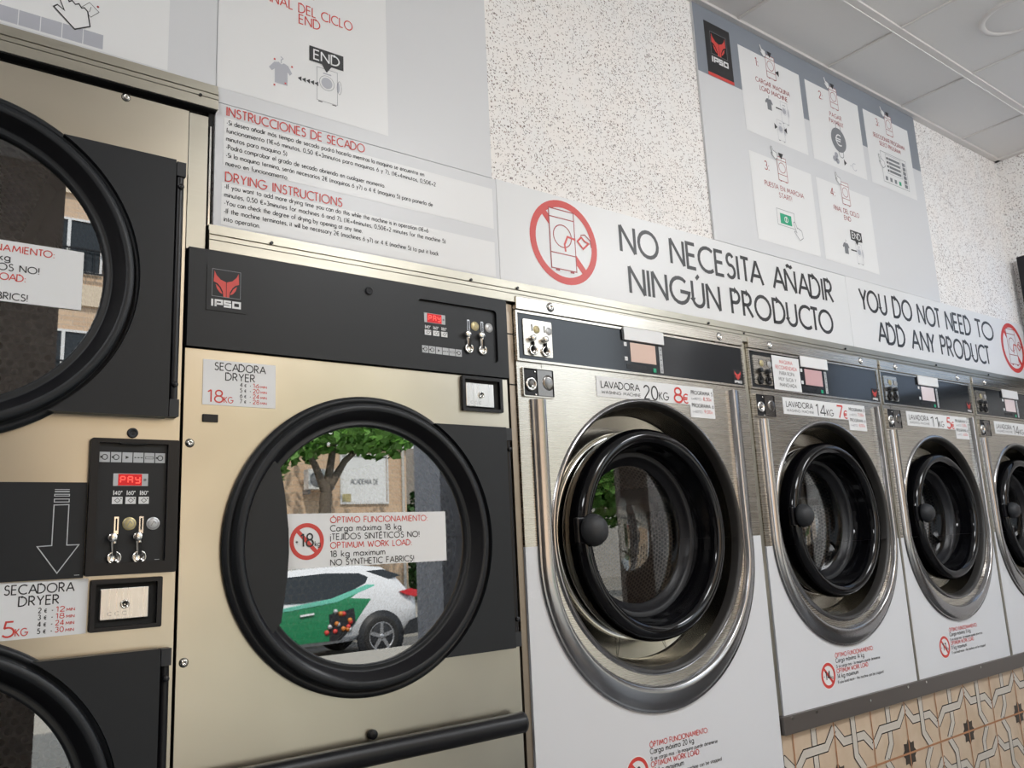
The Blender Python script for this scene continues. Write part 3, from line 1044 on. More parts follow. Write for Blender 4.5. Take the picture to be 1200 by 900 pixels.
def coin_box(parent, x0, x1, z0, z1, px0, px1, pz0, pz1, lx, lz):
    mb = MB()
    out, inn = rrect(x0, x1, z0, z1, .003), rrect(x0+.0075, x1-.0085, z0+.007, z1-.008, .002)
    mb.poly(out, -.009, BLACK, [inn])
    mb.walls(out, -.009, .0, BLACK)
    mb.walls(inn, -.009, -.0008, BLACK)
    mb.poly(inn, -.0008, VOID)
    o = mb.build('coin_box', parent)
    pm = MB().box(px0, px1, -.0065, -.0009, pz0, pz1, CHROME_M)
    pm.text('C C C', px0+.012, pz0+.007, .006, -.0068, MIDGREY, wt=.1, width=.03)
    p = pm.build('cash_door', o, bevel=.0012)
    lk = MB()
    lk.lathe(lx, lz, [(.0078, -.006), (.0074, -.010), (.0056, -.0105), (.0050, -.008), (.0001, -.008)], CHROME, 20)
    lk.ring(lx, lz, .0018, .0034, -.0084, BLACK, 14)
    lk.box(lx-.0008, lx+.0008, -.0086, -.008, lz, lz+.0035, BLACK)
    lk.build('lock', o)
    return o


LIPDARK = mat('dark recess lip', (0.03, 0.028, 0.026), 0.4)  # inner lip of the recess, darker than the steel around it
CHUTE = mat('dark polished steel', (0.20, 0.19, 0.18), 0.22, 0.9)
CHROME_M = brushed('brushed chrome plate', (0.70, 0.69, 0.67), 0.28, (200, 3, 3), 0.04)


def keyhole(parent, x, z, y, r=.0095):
    mb = MB()
    mb.lathe(x, z, [(r, y), (r*.95, y-.004), (r*.7, y-.005), (r*.6, y-.003), (.0001, y-.003)], RUBBER, 20)
    mb.box(x-.0007, x+.0007, y-.0036, y-.003, z-.004, z+.004, VOID)
    mb.ring(x, z, r*.3, r*.42, y-.0034, BLACK, 14)
    return mb.build('key_lock', parent)


def dryer_door(parent, cx, cz, hz0, hz1, hx1, kg=None, sticker=None):
    """round dryer door with hinge plate and dished black frame"""
    mb = MB()
    mb.lathe(cx, cz, [(.262, .004), (.303, .004), (.3085, -.004), (.3085, -.010), (.303, -.0155), (.297, -.0165), (.2945, -.011), (.2925, -.011), (.2905, -.026),
                      (.2885, -.030), (.2765, -.0305), (.2745, -.0285), (.2655, -.012), (.2585, -.004), (.2545, -.0025), (.2495, -.0055), (.2465, -.005), (.2445, .004), (.2445, .010)], CHARCOAL, 128)
    ring = mb.build('door_frame', parent)
    sh = MB().lathe(cx, cz, [(.2746, -.0288), (.2655, -.0125), (.2585, -.0045)], BLACK, 128)
    sh.build('door_seal', parent)
    g = MB().disc(cx, cz, .2450, .0055, GLASS, 96)
    g.build('door_glass', parent)
    # hinge plate with a circular bite
    x1 = hx1
    pts = [(x1, hz0), (x1, hz1)]
    rr = .3005
    a1 = math.degrees(math.asin((hz1-cz)/rr))
    a0 = math.degrees(math.asin((hz0-cz)/rr))
    pts += arc(cx, cz, rr, a1, a0, 40)
    hp = MB().prism(pts, -.028, -.003, CHARCOAL)
    hp.build('hinge_plate', parent, bevel=.0015)
    pin = MB()
    pin.tube([(x1+.0105, -.012, hz0+.012), (x1+.0105, -.012, hz1-.012)], .0088, BLACK, 14)
    for z0_, z1_ in ((hz0+.002, hz0+.034), (hz1-.030, hz1-.001)):
        pin.box(x1+.0025, x1+.0195, -.024, .0, z0_, z1_, RUBBER)
    for z_ in (hz0+.062, hz1-.052):
        pin.cyl(x1+.0115, z_, .0055, -.026, -.018, BLACK, 14)
        pin.cyl(x1+.0115, z_, .0022, -.0265, -.026, RUBBER, 8)
    pin.build('hinge', parent)
    # finger grip on the left of the opening
    a = 38
    pts = arc(cx, cz, .2735, 180-a, 180+a, 30)
    grip = [(cx-.196, cz-.145), (cx-.190, cz-.105), (cx-.184, cz-.060), (cx-.181, cz-.015), (cx-.182, cz+.03), (cx-.187, cz+.08), (cx-.193, cz+.12), (cx-.201, cz+.155)]
    gp = MB().prism(pts+grip, -.017, -.012, CHARCOAL)
    gp.build('door_grip', parent, bevel=.001)
    if sticker:
        x0, x1_, z0, z1_ = sticker
        load_sticker(parent, cx, x0, x1_, z0, z1_, kg, .0030)


def dryer_drum(parent, cx, cz):
    mb = MB()
    mb.lathe(cx, cz, [(.268, .012), (.268, .075), (.335, .085), (.335, .09)], BEZEL, 72)
    mb.build('drum_mouth', parent)
    d = MB()
    d.lathe(cx, cz, [(.335, .09), (.335, .62)], DRUM_D, 72, uv=True)
    d.disc(cx, cz, .335, .62, DRUM_D, 48, uv=True)
    for k in range(3):
        a = 2*PI*k/3+.9
        ux, uz = math.cos(a), math.sin(a)
        tx, tz = -uz, ux
        p = [(cx+ux*.335+tx*.04, cz+uz*.335+tz*.04), (cx+ux*.335-tx*.04, cz+uz*.335-tz*.04), (cx+ux*.265-tx*.012, cz+uz*.265-tz*.012), (cx+ux*.265+tx*.012, cz+uz*.265+tz*.012)]
        d.prism(p, .11, .60, BEZEL)
    d.build('drum', parent)


# ================================================================== SINGLE DRYER
def single_dryer():
    x0, x1 = .4425, 1.2105
    cx, cz = .8255, 1.0605
    root = thing('tumble_dryer', 'single steel tumble dryer with black top band and a car reflected in its round door', 'tumble dryer', ((x0+x1)/2, .35, 0))
    MB().shell(x0+.002, x1-.002, .004, .80, .02, 1.642, DARKSTEEL).build('cabinet', root)
    mb = MB()
    hole = arc(cx, cz, .266, 0, 357.5, 143)
    mb.poly(rectp(x0, x1, .648, 1.4405), 0, STEEL, [hole])
    mb.walls(rectp(x0, x1, .648, 1.4405), 0, .012, STEEL)
    mb.build('front_panel', root)
    mb = MB().box(x0, x1, 0, .012, .10, .6435, STEEL)
    mb.build('lower_panel', root, bevel=.001)
    MB().box(x0+.02, x1-.02, .03, .75, 0, .02, BLACK).box(x0+.01, x1-.01, .01, .03, .02, .098, CHARCOAL).build('base', root)
    # fascia with a recessed control plate
    mb = MB()
    out = rectp(x0, 1.2125, 1.4435, 1.6425)
    inn = rrect(.957, 1.181, 1.4785, 1.6115, .010)
    mb.poly(out, -.008, CHARCOAL, [inn])
    mb.walls(out, -.008, .012, CHARCOAL)
    mb.walls(inn, -.008, -.0005, BLACK)
    fas = mb.build('fascia', root)
    keyhole(root, .831, 1.610, -.008)
    cp = MB().prism(rrect(.957, 1.181, 1.4785, 1.6115, .010), -.001, .006, CHARCOAL)
    icons_row(cp, .968, 1.079, 1.4855, 1.5025, -.0014)
    cp.build('control_plate', root)
    display(root, .976, 1.034, 1.5585, 1.5815, -.001)
    temp_buttons(root, (.985, 1.0075, 1.030), 1.5475, 1.5345, -.001)
    coin_slot(root, 1.0985, 1.580, 1.5425, 1.5080, -.001)
    coin_slot(root, 1.1385, 1.580, 1.5435, 1.5080, -.001)
    coin_print(root, 1.1195, 1.566, .0115, -.001, GOLD)
    coin_print(root, 1.161, 1.567, .0115, -.001, SILVER)
    # emblem plate
    mb = MB().box(.477, .556, -.0095, -.008, 1.519, 1.612, CHARCOAL)
    emblem(mb, .486, .5445, 1.5275, 1.604, -.0100, PAPER)
    mb.build('badge', root)
    price_label(root, .4765, .621, 1.3325, 1.4215, '18', (('4', '16'), ('5', '20'), ('6', '24'), ('7', '28')))
    MB().box(.4775, .5065, -.004, .0, 1.2985, 1.3135, BLACK).build('catch', root, bevel=.001)
    coin_box(root, 1.0725, 1.1895, 1.3555, 1.4395, 1.083, 1.164, 1.3665, 1.4235, 1.126, 1.3955)
    dryer_door(root, cx, cz, *[ap(1.2, z, -.028)[1] for z in (.806, 1.322)], ap(1.2015, 1, -.028)[0], '18', (.6415, 1.0205, 1.0135, 1.122))
    dryer_drum(root, cx, cz)
    for x, z in ((.4555, 1.257), (.4555, .861)):
        screw(root, x, z, 0, .0075)
    mb = MB().cyl(.826, .680, .0095, -.012, 0, BLACK, 20)
    mb.cyl(.826, .680, .003, -.0125, -.012, VOID, 8)
    mb.build('lint_knob', root)
    zb = 1.04-(1.04-.6425)*(1.57/1.6)
    bar = MB()
    bar.tube([(.462, -.030, zb), (1.183, -.030, zb)], .0225, BLACK, 28)
    bar.tube([(1.183, -.030, zb), (1.1875, -.030, zb), (1.190, -.030, zb)], .02, RUBBER, 28, [.0228, .0228, .016])
    for x in (.50, 1.15):
        bar.box(x-.015, x+.015, -.030, 0, zb-.01, zb+.01, BLACK)
    bar.build('handle_bar', root)


# ================================================================== STACKED DRYER
def stacked_dryer():
    x0, x1 = -.335, .4365
    cx = .0505
    root = thing('stacked_dryer', 'two-door stacked steel dryer at the left edge, controls between its black doors', 'tumble dryer', ((x0+x1)/2, .35, 0))
    MB().shell(x0+.002, x1-.002, .004, .80, .02, 1.930, DARKSTEEL).box(x0, .489, .02, .03, 1.9335, 1.949, VOID).build('cabinet', root)
    h1, h0 = [ap(0, z, -.028)[1] for z in (1.821, 1.305)]
    c1 = (h1+h0)/2
    l1 = ap(0, .8895, -.028)[1]
    l0 = l1-(h1-h0)
    c2 = (l0+l1)/2
    mb = MB()
    mb.poly(rectp(x0, x1, .10, 1.932), 0, STEEL, [arc(cx, c1, .266, 0, 357.5, 143), arc(cx, c2, .266, 0, 357.5, 143)])
    mb.walls(rectp(x0, x1, .10, 1.932), 0, .012, STEEL)
    mb.build('front_panel', root)
    MB().box(x0+.02, x1-.02, .03, .75, 0, .02, BLACK).box(x0+.01, x1-.01, .01, .03, .02, .098, CHARCOAL).build('base', root)
    hx = ap(.4155, 1, -.028)[0]
    dryer_door(root, cx, c1, h0, h1, hx, '15', (.2605-.379, .2605, 1.4905, 1.600))
    dryer_door(root, cx, c2, l0, l1, hx)
    dryer_drum(root, cx, c1)
    dryer_drum(root, cx, c2)
    screw(root, .318, 1.9255, 0, .0075)
    screw(root, -.10, 1.9255, 0, .0075)
    keyhole(root, .3545, 1.2715, 0)
    # arrow plate
    mb = MB().box(.005, .2845, -.004, 0, 1.0195, 1.1815, CHARCOAL)
    mb.stroke([(.2345, 1.143), (.257, 1.1435), (.257, 1.0755), (.2755, 1.0755), (.2445, 1.0295), (.213, 1.0745), (.2345, 1.0755)], .0016, -.0044, ICON, True)
    for a, b in ((1.148, 1.153), (1.158, 1.161)):
        mb.stroke(rectp(.2345, .257, a, b), .0014, -.0044, ICON, True)
    mb.rect(.2345, .257, 1.1645, 1.1665, -.0044, ICON)
    mb.rect(.2345, .257, 1.1685, 1.1697, -.0044, ICON)
    mb.rect(.2705, .2785, 1.0245, 1.0253, -.0044, ICON)
    mb.build('arrow_plate', root)
    # control console
    mb = MB()
    out, inn = rrect(.286, .4345, 1.0215, 1.2595, .004), rectp(.2985, .4145, 1.0425, 1.2515)
    mb.poly(out, -.012, BLACK, [inn])
    mb.walls(out, -.012, 0, BLACK)
    mb.walls(inn, -.012, -.004, BLACK)
    mb.box(.333, .376, -.0122, -.009, 1.2495, 1.2535, VOID)
    mb.build('console_frame', root)
    cp = MB().box(.2985, .4145, -.005, 0, 1.0425, 1.2515, CHARCOAL)
    icons_row(cp, .300, .4115, 1.2175, 1.2355, -.0054)
    cp.rect(.3985, .4065, 1.0445, 1.0453, -.0054, ICON)
    cp.build('control_plate', root)
    display(root, .3245, .3825, 1.1755, 1.1975, -.005)
    temp_buttons(root, (.3325, .3545, .3765), 1.163, 1.1500, -.005)
    coin_slot(root, .3310, 1.1215, 1.0855, 1.0505, -.005)
    coin_slot(root, .3720, 1.1215, 1.0860, 1.0505, -.005)
    coin_print(root, .3540, 1.1090, .0115, -.005, GOLD)
    coin_print(root, .3940, 1.1085, .0115, -.005, SILVER)
    price_label(root, .1485, .2935, .9275, 1.0185, '15', (('2', '12'), ('3', '18'), ('4', '24'), ('5', '30')))
    coin_box(root, .2970, .4130, .9280, 1.0150, .3125, .3905, .9465, .9990, .3520, .9715)


# ================================================================== WASHERS
def washer(name_label, x0, x1, cxu, ru, czu, bw, bwb, rr, czr, zw, zb, kg, price, progs, paper=False, sticker=None, mono=True):
    """x0..x1 cabinet, (cxu, czu, ru) U-shaped pressed band, (rr, czr) recess, zw where the white starts, zb bottom"""
    root = thing('washing_machine', name_label, 'washing machine', ((x0+x1)/2, .35, 0 if zb < .4 else zb), 'washing machines in a row along the wall')
    cxr = cxu
    zt = 1.4915
    MB().shell(x0+.002, x1-.002, .012, .84, zb+.002, 1.640, DARKSTEEL).build('cabinet', root)
    # --- outlines
    N = 48

    def uo(off, offb, n=N):
        """U outline, off inwards at the legs and offb at the foot"""
        pts = []
        zt_ = 1.3965
        r_ = ru-off
        for k in range(9):
            pts.append((cxu-r_, zt_+(czu-zt_)*k/8))
        for k in range(1, n):
            a = PI+PI*k/n
            rzz = ru-offb
            pts.append((cxu+r_*math.cos(a), czu+rzz*math.sin(a)))
        for k in range(9):
            pts.append((cxu+r_, czu+(zt-.014-czu)*k/8))
        return pts
    U0 = uo(0, 0)
    U1 = uo(bw, bwb)
    prof = [(0, 0), (.04, -.0035), (.10, -.0055), (.14, -.0045), (.17, -.0060), (.45, -.0098), (.72, -.0115), (.86, -.0115), (.93, -.0085), (1, -.0012)]
    mb = MB()
    loops = [[(p[0], y, p[1]) for p in uo(bw*t_, bwb*t_)] for t_, y in [(a_, b_*1.55) for a_, b_ in prof]]
    n = len(loops[0])
    mb.add([v for l in loops for v in l], [(j*n+i, j*n+i+1, (j+1)*n+i+1, (j+1)*n+i) for j in range(len(loops)-1) for i in range(n-1)], BEZEL, smooth=True)
    mb.add([l[0] for l in loops], [tuple(range(len(loops)))], BEZEL)
    mb.add([l[-1] for l in loops], [tuple(range(len(loops)))[::-1]], BEZEL)
    mb.build('pressed_band', root)
    # --- steel between: inside U, around the recess
    mb = MB()
    hole = arc(cxr, czr, rr+.013, 0, 357.5, 143)
    if czr-(rr+.013) < czu-(ru-bwb)+.002:
        hole = [(a, max(b, czu-(ru-bwb)+.002)) for a, b in hole]
    mb.poly(U1+[(U1[-1][0], zt), (x1, zt)][:1]+[(U1[0][0], zt)], -.0012, STEEL_W, [hole])
    # steel outside the legs
    zl, zr_ = U0[0][1], U0[-1][1]
    legs = [p for p in U0]
    left = [p for p in U0[:len(U0)//2] if p[1] > zw]
    right = [p for p in U0[len(U0)//2:] if p[1] > zw]

    def cross(sg):
        if zw >= czu:
            return (cxu+sg*ru, zw)
        return (cxu+sg*math.sqrt(ru**2-(czu-zw)**2), zw)
    mb.poly([(x0, zw), cross(-1)]+left[::-1]+[(U1[0][0], zl), (U1[0][0], zt), (x0, zt)], 0, STEEL_W)
    mb.poly([cross(1), (x1, zw), (x1, zt), (U1[-1][0], zt), (U1[-1][0], zr_)]+right[::-1], 0, STEEL_W)
    mb.walls(rectp(x0, x1, zw, zt), 0, .012, STEEL_W)
    mb.build('steel_front', root)
    low = [p for p in U0 if p[1] <= zw]
    mb = MB()
    mb.poly([(x0, zb), (x1, zb), (x1, zw), cross(1)]+low[::-1]+[cross(-1), (x0, zw)], 0, WHITE)
    mb.walls(rectp(x0, x1, zb, zw), 0, .012, WHITE)
    mb.build('white_panel', root)
    # --- recess bowl
    mb = MB()
    k = rr/.357
    rd = .286*k
    mb.lathe(cxr, czr, [(rr+.015, -.0012), (rr+.012, -.006), (rr+.007, -.0075)], BEZEL, 128)
    mb.lathe(cxr, czr, [(rr+.007, -.0075), (rr+.002, -.0065), (rr-.002, .002), (rr-.006, .022)], LIPDARK, 128)
    mb.lathe(cxr, czr, [(rr-.006, .022), (rr-.016, .080), (rr-.022, .086)], SMOOTH, 128)
    mb.lathe(cxr, czr, [(rr-.022, .086), (.283*k, .094)], SMOOTH, 128)
    for a in (R(254), R(287)):
        p0, p1 = .285*k, rr-.022
        mb.stroke([(cxr+p0*math.cos(a), czr+p0*math.sin(a)), (cxr+p1*math.cos(a), czr+p1*math.sin(a))], .0018, .0845, VOID)
    mb.build('recess_bowl', root)
    mb = MB().lathe(cxr, czr, [(.288*k, .095), (.286*k, .086), (.279*k, .081), (.270*k, .083), (.266*k, .095), (.262*k, .105)], CHROME, 128)
    mb.build('door_seat', root)
    # --- door
    mb = MB()
    mb.lathe(cxr, czr, [(.262*k, .10), (.268*k, .082), (.282*k, .060), (.2885*k, .036), (.2885*k, .012), (.284*k, -.004), (.274*k, -.015), (.262*k, -.018), (.250*k, -.014), (.243*k, -.004), (.240*k, .012),
                        (.238*k, .030), (.233*k, .050), (.2265*k, .060)], GLOSS, 128)
    door = mb.build('door_rim', root)
    mb = MB().lathe(cxr, czr, [(.2265*k, .060), (.2245*k, .0585), (.2145*k, .062)], RUBBER, 128)
    mb.lathe(cxr, czr, [(.2145*k, .062), (.209*k, .066), (.206*k, .075), (.194*k, .079), (.190*k, .086)], BLACK, 128)
    mb.build('glass_gasket', root)
    mb = MB().lathe(cxr, czr, [(.192*k, .084), (.189*k, .092), (.178*k, .135), (.160*k, .165), (.12*k, .182), (.06*k, .190), (.0001, .192)], WGLASS, 96)
    mb.disc(cxr, czr, .1915*k, .0835, WGLASS, 96)
    mb.build('door_glass', root)
    kx, kz = cxr-.258*k, czr+.012
    mb = MB()
    mb.box(kx-.038*k, kx+.010*k, -.016, .0, kz-.033*k, kz+.033*k, BLACK)
    mb.lathe(kx+.006, kz, [(.020*k, -.014), (.020*k, -.022)], BLACK, 24)
    o = mb.build('handle_bracket', root, bevel=.004)
    mb = MB()
    mb.lathe(kx+.006, kz, [(.0001, -.058), (.012*k, -.0572), (.024*k, -.053), (.034*k, -.045), (.040*k, -.034), (.0415*k, -.026), (.040*k, -.022), (.0001, -.0215)], RUBBER, 40)
    mb.build('door_knob', root)
    # hinge lugs
    for a in (27, -25):
        mb = MB()
        hx, hz = cxr+.296*k*math.cos(R(a)), czr+.296*k*math.sin(R(a))
        mb.box(hx-.004, hx+.03*k, .03, .085, hz-.018, hz+.018, GLOSS)
        mb.cyl(hx+.016*k, hz, .006, .026, .03, CHROME, 12)
        mb.build('door_hinge', root, bevel=.002)
    # --- drum
    mb = MB()
    mb.lathe(cxr, czr, [(.215*k, .10), (.215*k, .125), (.235*k, .13)], RUBBER, 72)
    mb.build('bellows', root)
    mb = MB()
    rdm = .30*k
    mb.lathe(cxr, czr, [(.225*k, .128), (.255*k, .14), (rdm, .16), (rdm, .56), (rdm-.03, .585)], DRUM_W, 96, uv=True)
    mb.disc(cxr, czr, rdm-.03, .585, DRUM_W, 64, uv=True)
    for q_ in range(3):
        a = 2*PI*q_/3+R(20)
        ux, uz = math.cos(a), math.sin(a)
        tx, tz = -uz, ux
        p = [(cxr+ux*rdm+tx*.05, czr+uz*rdm+tz*.05), (cxr+ux*rdm-tx*.05, czr+uz*rdm-tz*.05), (cxr+ux*(rdm-.07)-tx*.014, czr+uz*(rdm-.07)-tz*.014), (cxr+ux*(rdm-.07)+tx*.014, czr+uz*(rdm-.07)+tz*.014)]
        mb.prism(p, .18, .55, BEZEL)
    mb.build('drum', root)
    # --- head: steel strip, black panel
    wd = x1-x0
    xe = x1-.004
    mb = MB().box(x0, xe, -.010, .014, 1.6255, 1.6590, STEEL_W)
    mb.build('top_strip', root, bevel=.0015)
    screw(root, x0+.113*(wd/.91 if wd > .85 else 1), 1.6440, -.010, .0115)
    screw(root, xe-.113, 1.6440, -.010, .0115)
    mb = MB()
    out, inn = rectp(x0, xe, 1.4925, 1.6235), rectp(x0+.0055, xe-.0065, 1.4985, 1.6175)
    mb.poly(out, -.006, STEEL_W, [inn])
    mb.walls(out, -.006, .012, STEEL_W)
    mb.walls(inn, -.006, -.002, STEEL_W)
    mb.build('panel_frame', root)
    MB().box(x0+.0055, xe-.0065, -.0028, .004, 1.4985, 1.6175, PANEL).build('control_panel', root)
    yp = -.0028
    # coin plate
    px0, px1 = x0+.0225, x0+.1165
    mb = MB().prism(rrect(px0, px1, 1.509, 1.604, .004), yp-.003, yp, CHROME_M if not mono else STEEL_W)
    cpl = mb.build('coin_plate', root)
    yq = yp-.003
    for a, mt in ((.034, GOLD), (.075, SILVER)):
        X = px0+a-.006
        s2 = MB()
        s2.stroke([(X, 1.592), (X+.001, 1.574)], .0032, yq-.0004, VOID)
        s2.box(X-.0022, X+.0022, yq-.006, yq, 1.522, 1.546, VOID)
        s3 = MB().lathe(X, 1.5235, [(.0135, yq), (.014, yq-.004), (.0108, yq-.006), (.010, yq-.001), (.0001, yq-.001)], BLACK if wd < .8 else CHROME, 20)
        so = s2.build('coin_slot', root)
        s3.build('coin_return', so)
        MB().cyl(X-.003, 1.5540, .0075, yq-.013, yq, CHROME if wd > .78 else RUBBER, 18).build('coin_button', so)
        coin_print(root, X+.0155, 1.5795, .0105, yq, mt)
    # display block
    dx = (x0+.378) if wd > .85 else (x0+.301 if wd > .78 else x0+.278)
    MB().box(dx, dx+.161, yp-.007, yp, 1.5885, 1.6265, PAPER).build('display_cover', root, bevel=.001)
    MB().box(dx-.006, dx, yp-.0045, yp, 1.5885, 1.621, BLACK).build('cover_edge', root)
    sx0 = dx+.0265
    MB().box(sx0, sx0+.101, yp-.0012, yp, 1.5285, 1.5835, SCREENS.pop(0)).build('touch_screen', root)
    for z in (1.577, 1.535):
        b = MB().box(dx+.002, dx+.0125, yp-.0015, yp, z-.0055, z+.0055, PAPER)
        b.cyl(dx+.0075, z, .0012, yp-.0018, yp-.0015, INK, 8)
        b.build('button', root)
    MB().box(dx+.113, dx+.125, yp-.0018, yp, 1.505, 1.517, GREEN).build('start_button', root, bevel=.0006)
    b = MB().box(dx+.1425, dx+.155, yp-.0012, yp, 1.5055, 1.583, ICON)
    for k_ in range(5):
        zc = 1.513+k_*.0155
        b.stroke([(dx+.1445, zc-.0078), (dx+.153, zc-.0078)], .0006, yp-.0016, INK)
        if k_ in (0, 1, 3, 4):
            b.ring(dx+.1488, zc, .0018, .0032, yp-.0016, INK, 12)
        else:
            b.poly([(dx+.1465, zc-.003), (dx+.152, zc), (dx+.1465, zc+.003)], yp-.0016, INK)
    b.build('program_strip', root)
    b = MB().box(dx+.008, dx+.085, yp-.0008, yp, 1.5085, 1.5215, BLACK)
    b.build('card_slot', root)
    b = MB().box(x1-.058, x1-.0165, yp-.0006, yp, 1.5025, 1.5475, BLACK)
    emblem(b, x1-.0545, x1-.0195, 1.5045, 1.5455, yp-.0010, PAPER, False)
    b.build('badge', root)
    if paper:
        b = MB().box(px1+.004, px1+.1535, yp-.0045, yp-.0035, 1.4985, 1.613, PAPER)
        for k_, (tx, c, ww) in enumerate((('MAQUINA', RED, .072), ('RECOMENDADA', RED, .118), ('PARA ROPA', INK, .082), ('MUY SUCIA Y', INK, .096), ('MANCHADA', INK, .092))):
            b.text(tx, px1+.079, 1.5885-k_*.0195, .0115, yp-.0049, c, width=ww, align='c', wt=.1)
        b.build('notice', root)
    # --- lock box
    lx0, lx1 = x0+.0145, x0+.1165
    mb = MB()
    out, inn = rrect(lx0, lx1, 1.4025, 1.4785, .004), rrect(lx0+.003, lx1-.003, 1.4055, 1.4755, .003)
    mb.poly(out, -.006, STEEL_W, [inn])
    mb.walls(out, -.006, .0, STEEL_W)
    mb.walls(inn, -.006, -.0012, BLACK)
    mb.poly(inn, -.0013, BLACK)
    mid = lx0+.048
    lb = mb.build('lock_box', root)
    m2 = MB()
    m2.box(mid, lx1-.006, -.004, -.0013, 1.4075, 1.474, CHUTE)
    m2.lathe((mid+lx1)/2+.008, 1.4425, [(.020, -.004), (.019, -.0052), (.012, -.0060), (.0001, -.0062)], CHUTE, 24)
    m2.build('chute', lb)
    m2 = MB()
    m2.lathe(lx0+.0265, 1.4355, [(.0185, -.0014), (.018, -.005), (.0155, -.007), (.012, -.007), (.011, -.004), (.0001, -.004)], CHROME, 28)
    m2.lathe(lx0+.0265, 1.4355, [(.0055, -.004), (.005, -.0075), (.0001, -.0075)], GROUT, 16)
    m2.box(lx0+.0258, lx0+.0272, -.0079, -.0075, 1.432, 1.439, VOID)
    m2.build('lock_cylinder', lb)
    for x, z in ((mid-.006, 1.468), (mid-.006, 1.409)):
        m2 = MB().cyl(x, z, .0028, -.0035, -.0013, CHROME, 10)
        m2.build('rivet', lb)
    # --- price label
    s_ = 1.0 if wd > .85 else .99
    ax0 = (x0+.266) if wd > .85 else (x0+.186 if wd > .78 else x0+.162)
    ax1 = ax0+(.4805 if wd > .85 else (.508 if wd > .78 else .494))
    sp = ax0+(ax1-ax0)*.772
    y = -.0024
    mb = MB().box(ax0, ax1, y, y+.001, 1.4205, 1.4765, PAPER)
    mb.box(sp, ax1, y-.0004, y+.001, 1.384, 1.4765, PAPER)
    L_ = ax1-ax0
    yy = y-.0007
    X = lambda a: ax0+a*L_
    mb.text('LAVADORA', X(.035), 1.4455, .0185, yy, INK, width=.305*L_, wt=.11)
    mb.text('WASHING MACHINE', X(.035), 1.4295, .0085, yy, INK, width=.31*L_, wt=.1)
    mb.text(kg, X(.375), 1.4255, .0385, yy, INK, width=.115*L_, wt=.095)
    mb.text('KG', X(.503), 1.4275, .0215, yy, INK, width=.08*L_, wt=.11)
    mb.text(price, X(.635), 1.4245, .0425, yy, RED, width=.07*L_, wt=.12)
    mb.text('€', X(.712), 1.4245, .0265, yy, RED, width=.045*L_, wt=.13)
    for k_, (a_, b_) in enumerate(progs):
        zz = 1.4535-k_*.0385
        mb.text('PROGRAMA '+a_, sp+.008, zz, .0105, yy-.0004, INK, width=.20*L_, wt=.12)
        mb.text('(+40°C)' if k_ == 0 else '(+60°C)', sp+.009, zz-.0165, .0068, yy-.0004, MIDGREY, width=.088*L_, wt=.12)
        mb.text(b_, sp+.127*L_, zz-.0165, .0098, yy-.0004, RED, width=.06*L_, wt=.11)
        mb.text('€', sp+.193*L_, zz-.0165, .006, yy-.0004, RED, wt=.14)
    mb.build('price_label', root)
    # --- load label printed on the white panel
    if sticker:
        scx, scz, r_, tx0, zt_ = sticker
        mb = MB()
        y = -.0006
        mb.poly(arc(scx, scz, r_+.003, 0, 350, 35), y+.0003, PAPER)
        no_symbol(mb, scx, scz, r_, r_*.24, y, RED)
        mb.text(kg, scx-.016, scz-.012, .026, y-.0003, INK, width=.026, wt=.13)
        mb.text('+', scx-.026, scz-.005, .010, y-.0003, INK)
        mb.text('kg', scx+.013, scz-.010, .009, y-.0003, INK)
        for k_, (tx, c, hh, ww) in enumerate((('ÓPTIMO FUNCIONAMIENTO:', RED, .0125, .225), ('Carga máxima %s kg' % kg, INK, .0125, .165), ('Si se carga mas - la maquina puede detenerse', INK, .0088, .26),
                                              ('OPTIMUM WORK LOAD:', RED, .0125, .185), ('%s kg maximum' % kg, INK, .0125, .12), ('If you load more - the machine can be stopped', INK, .0088, .27))):
            mb.text(tx, tx0, zt_-.0125-k_*.0158, hh, y, c, width=ww, wt=.13)
        mb.build('load_label', root)


# ================================================================== SIGNS
YB = .0075   # front face of the boards


def board(name, label, x0, x1, z0, z1, mt=SIGN):
    root = thing(name, label, 'sign', ((x0+x1)/2, YB, z0))
    MB().box(x0, x1, YB, .0155, z0, z1, mt).build('board', root, bevel=.0006)
    return root


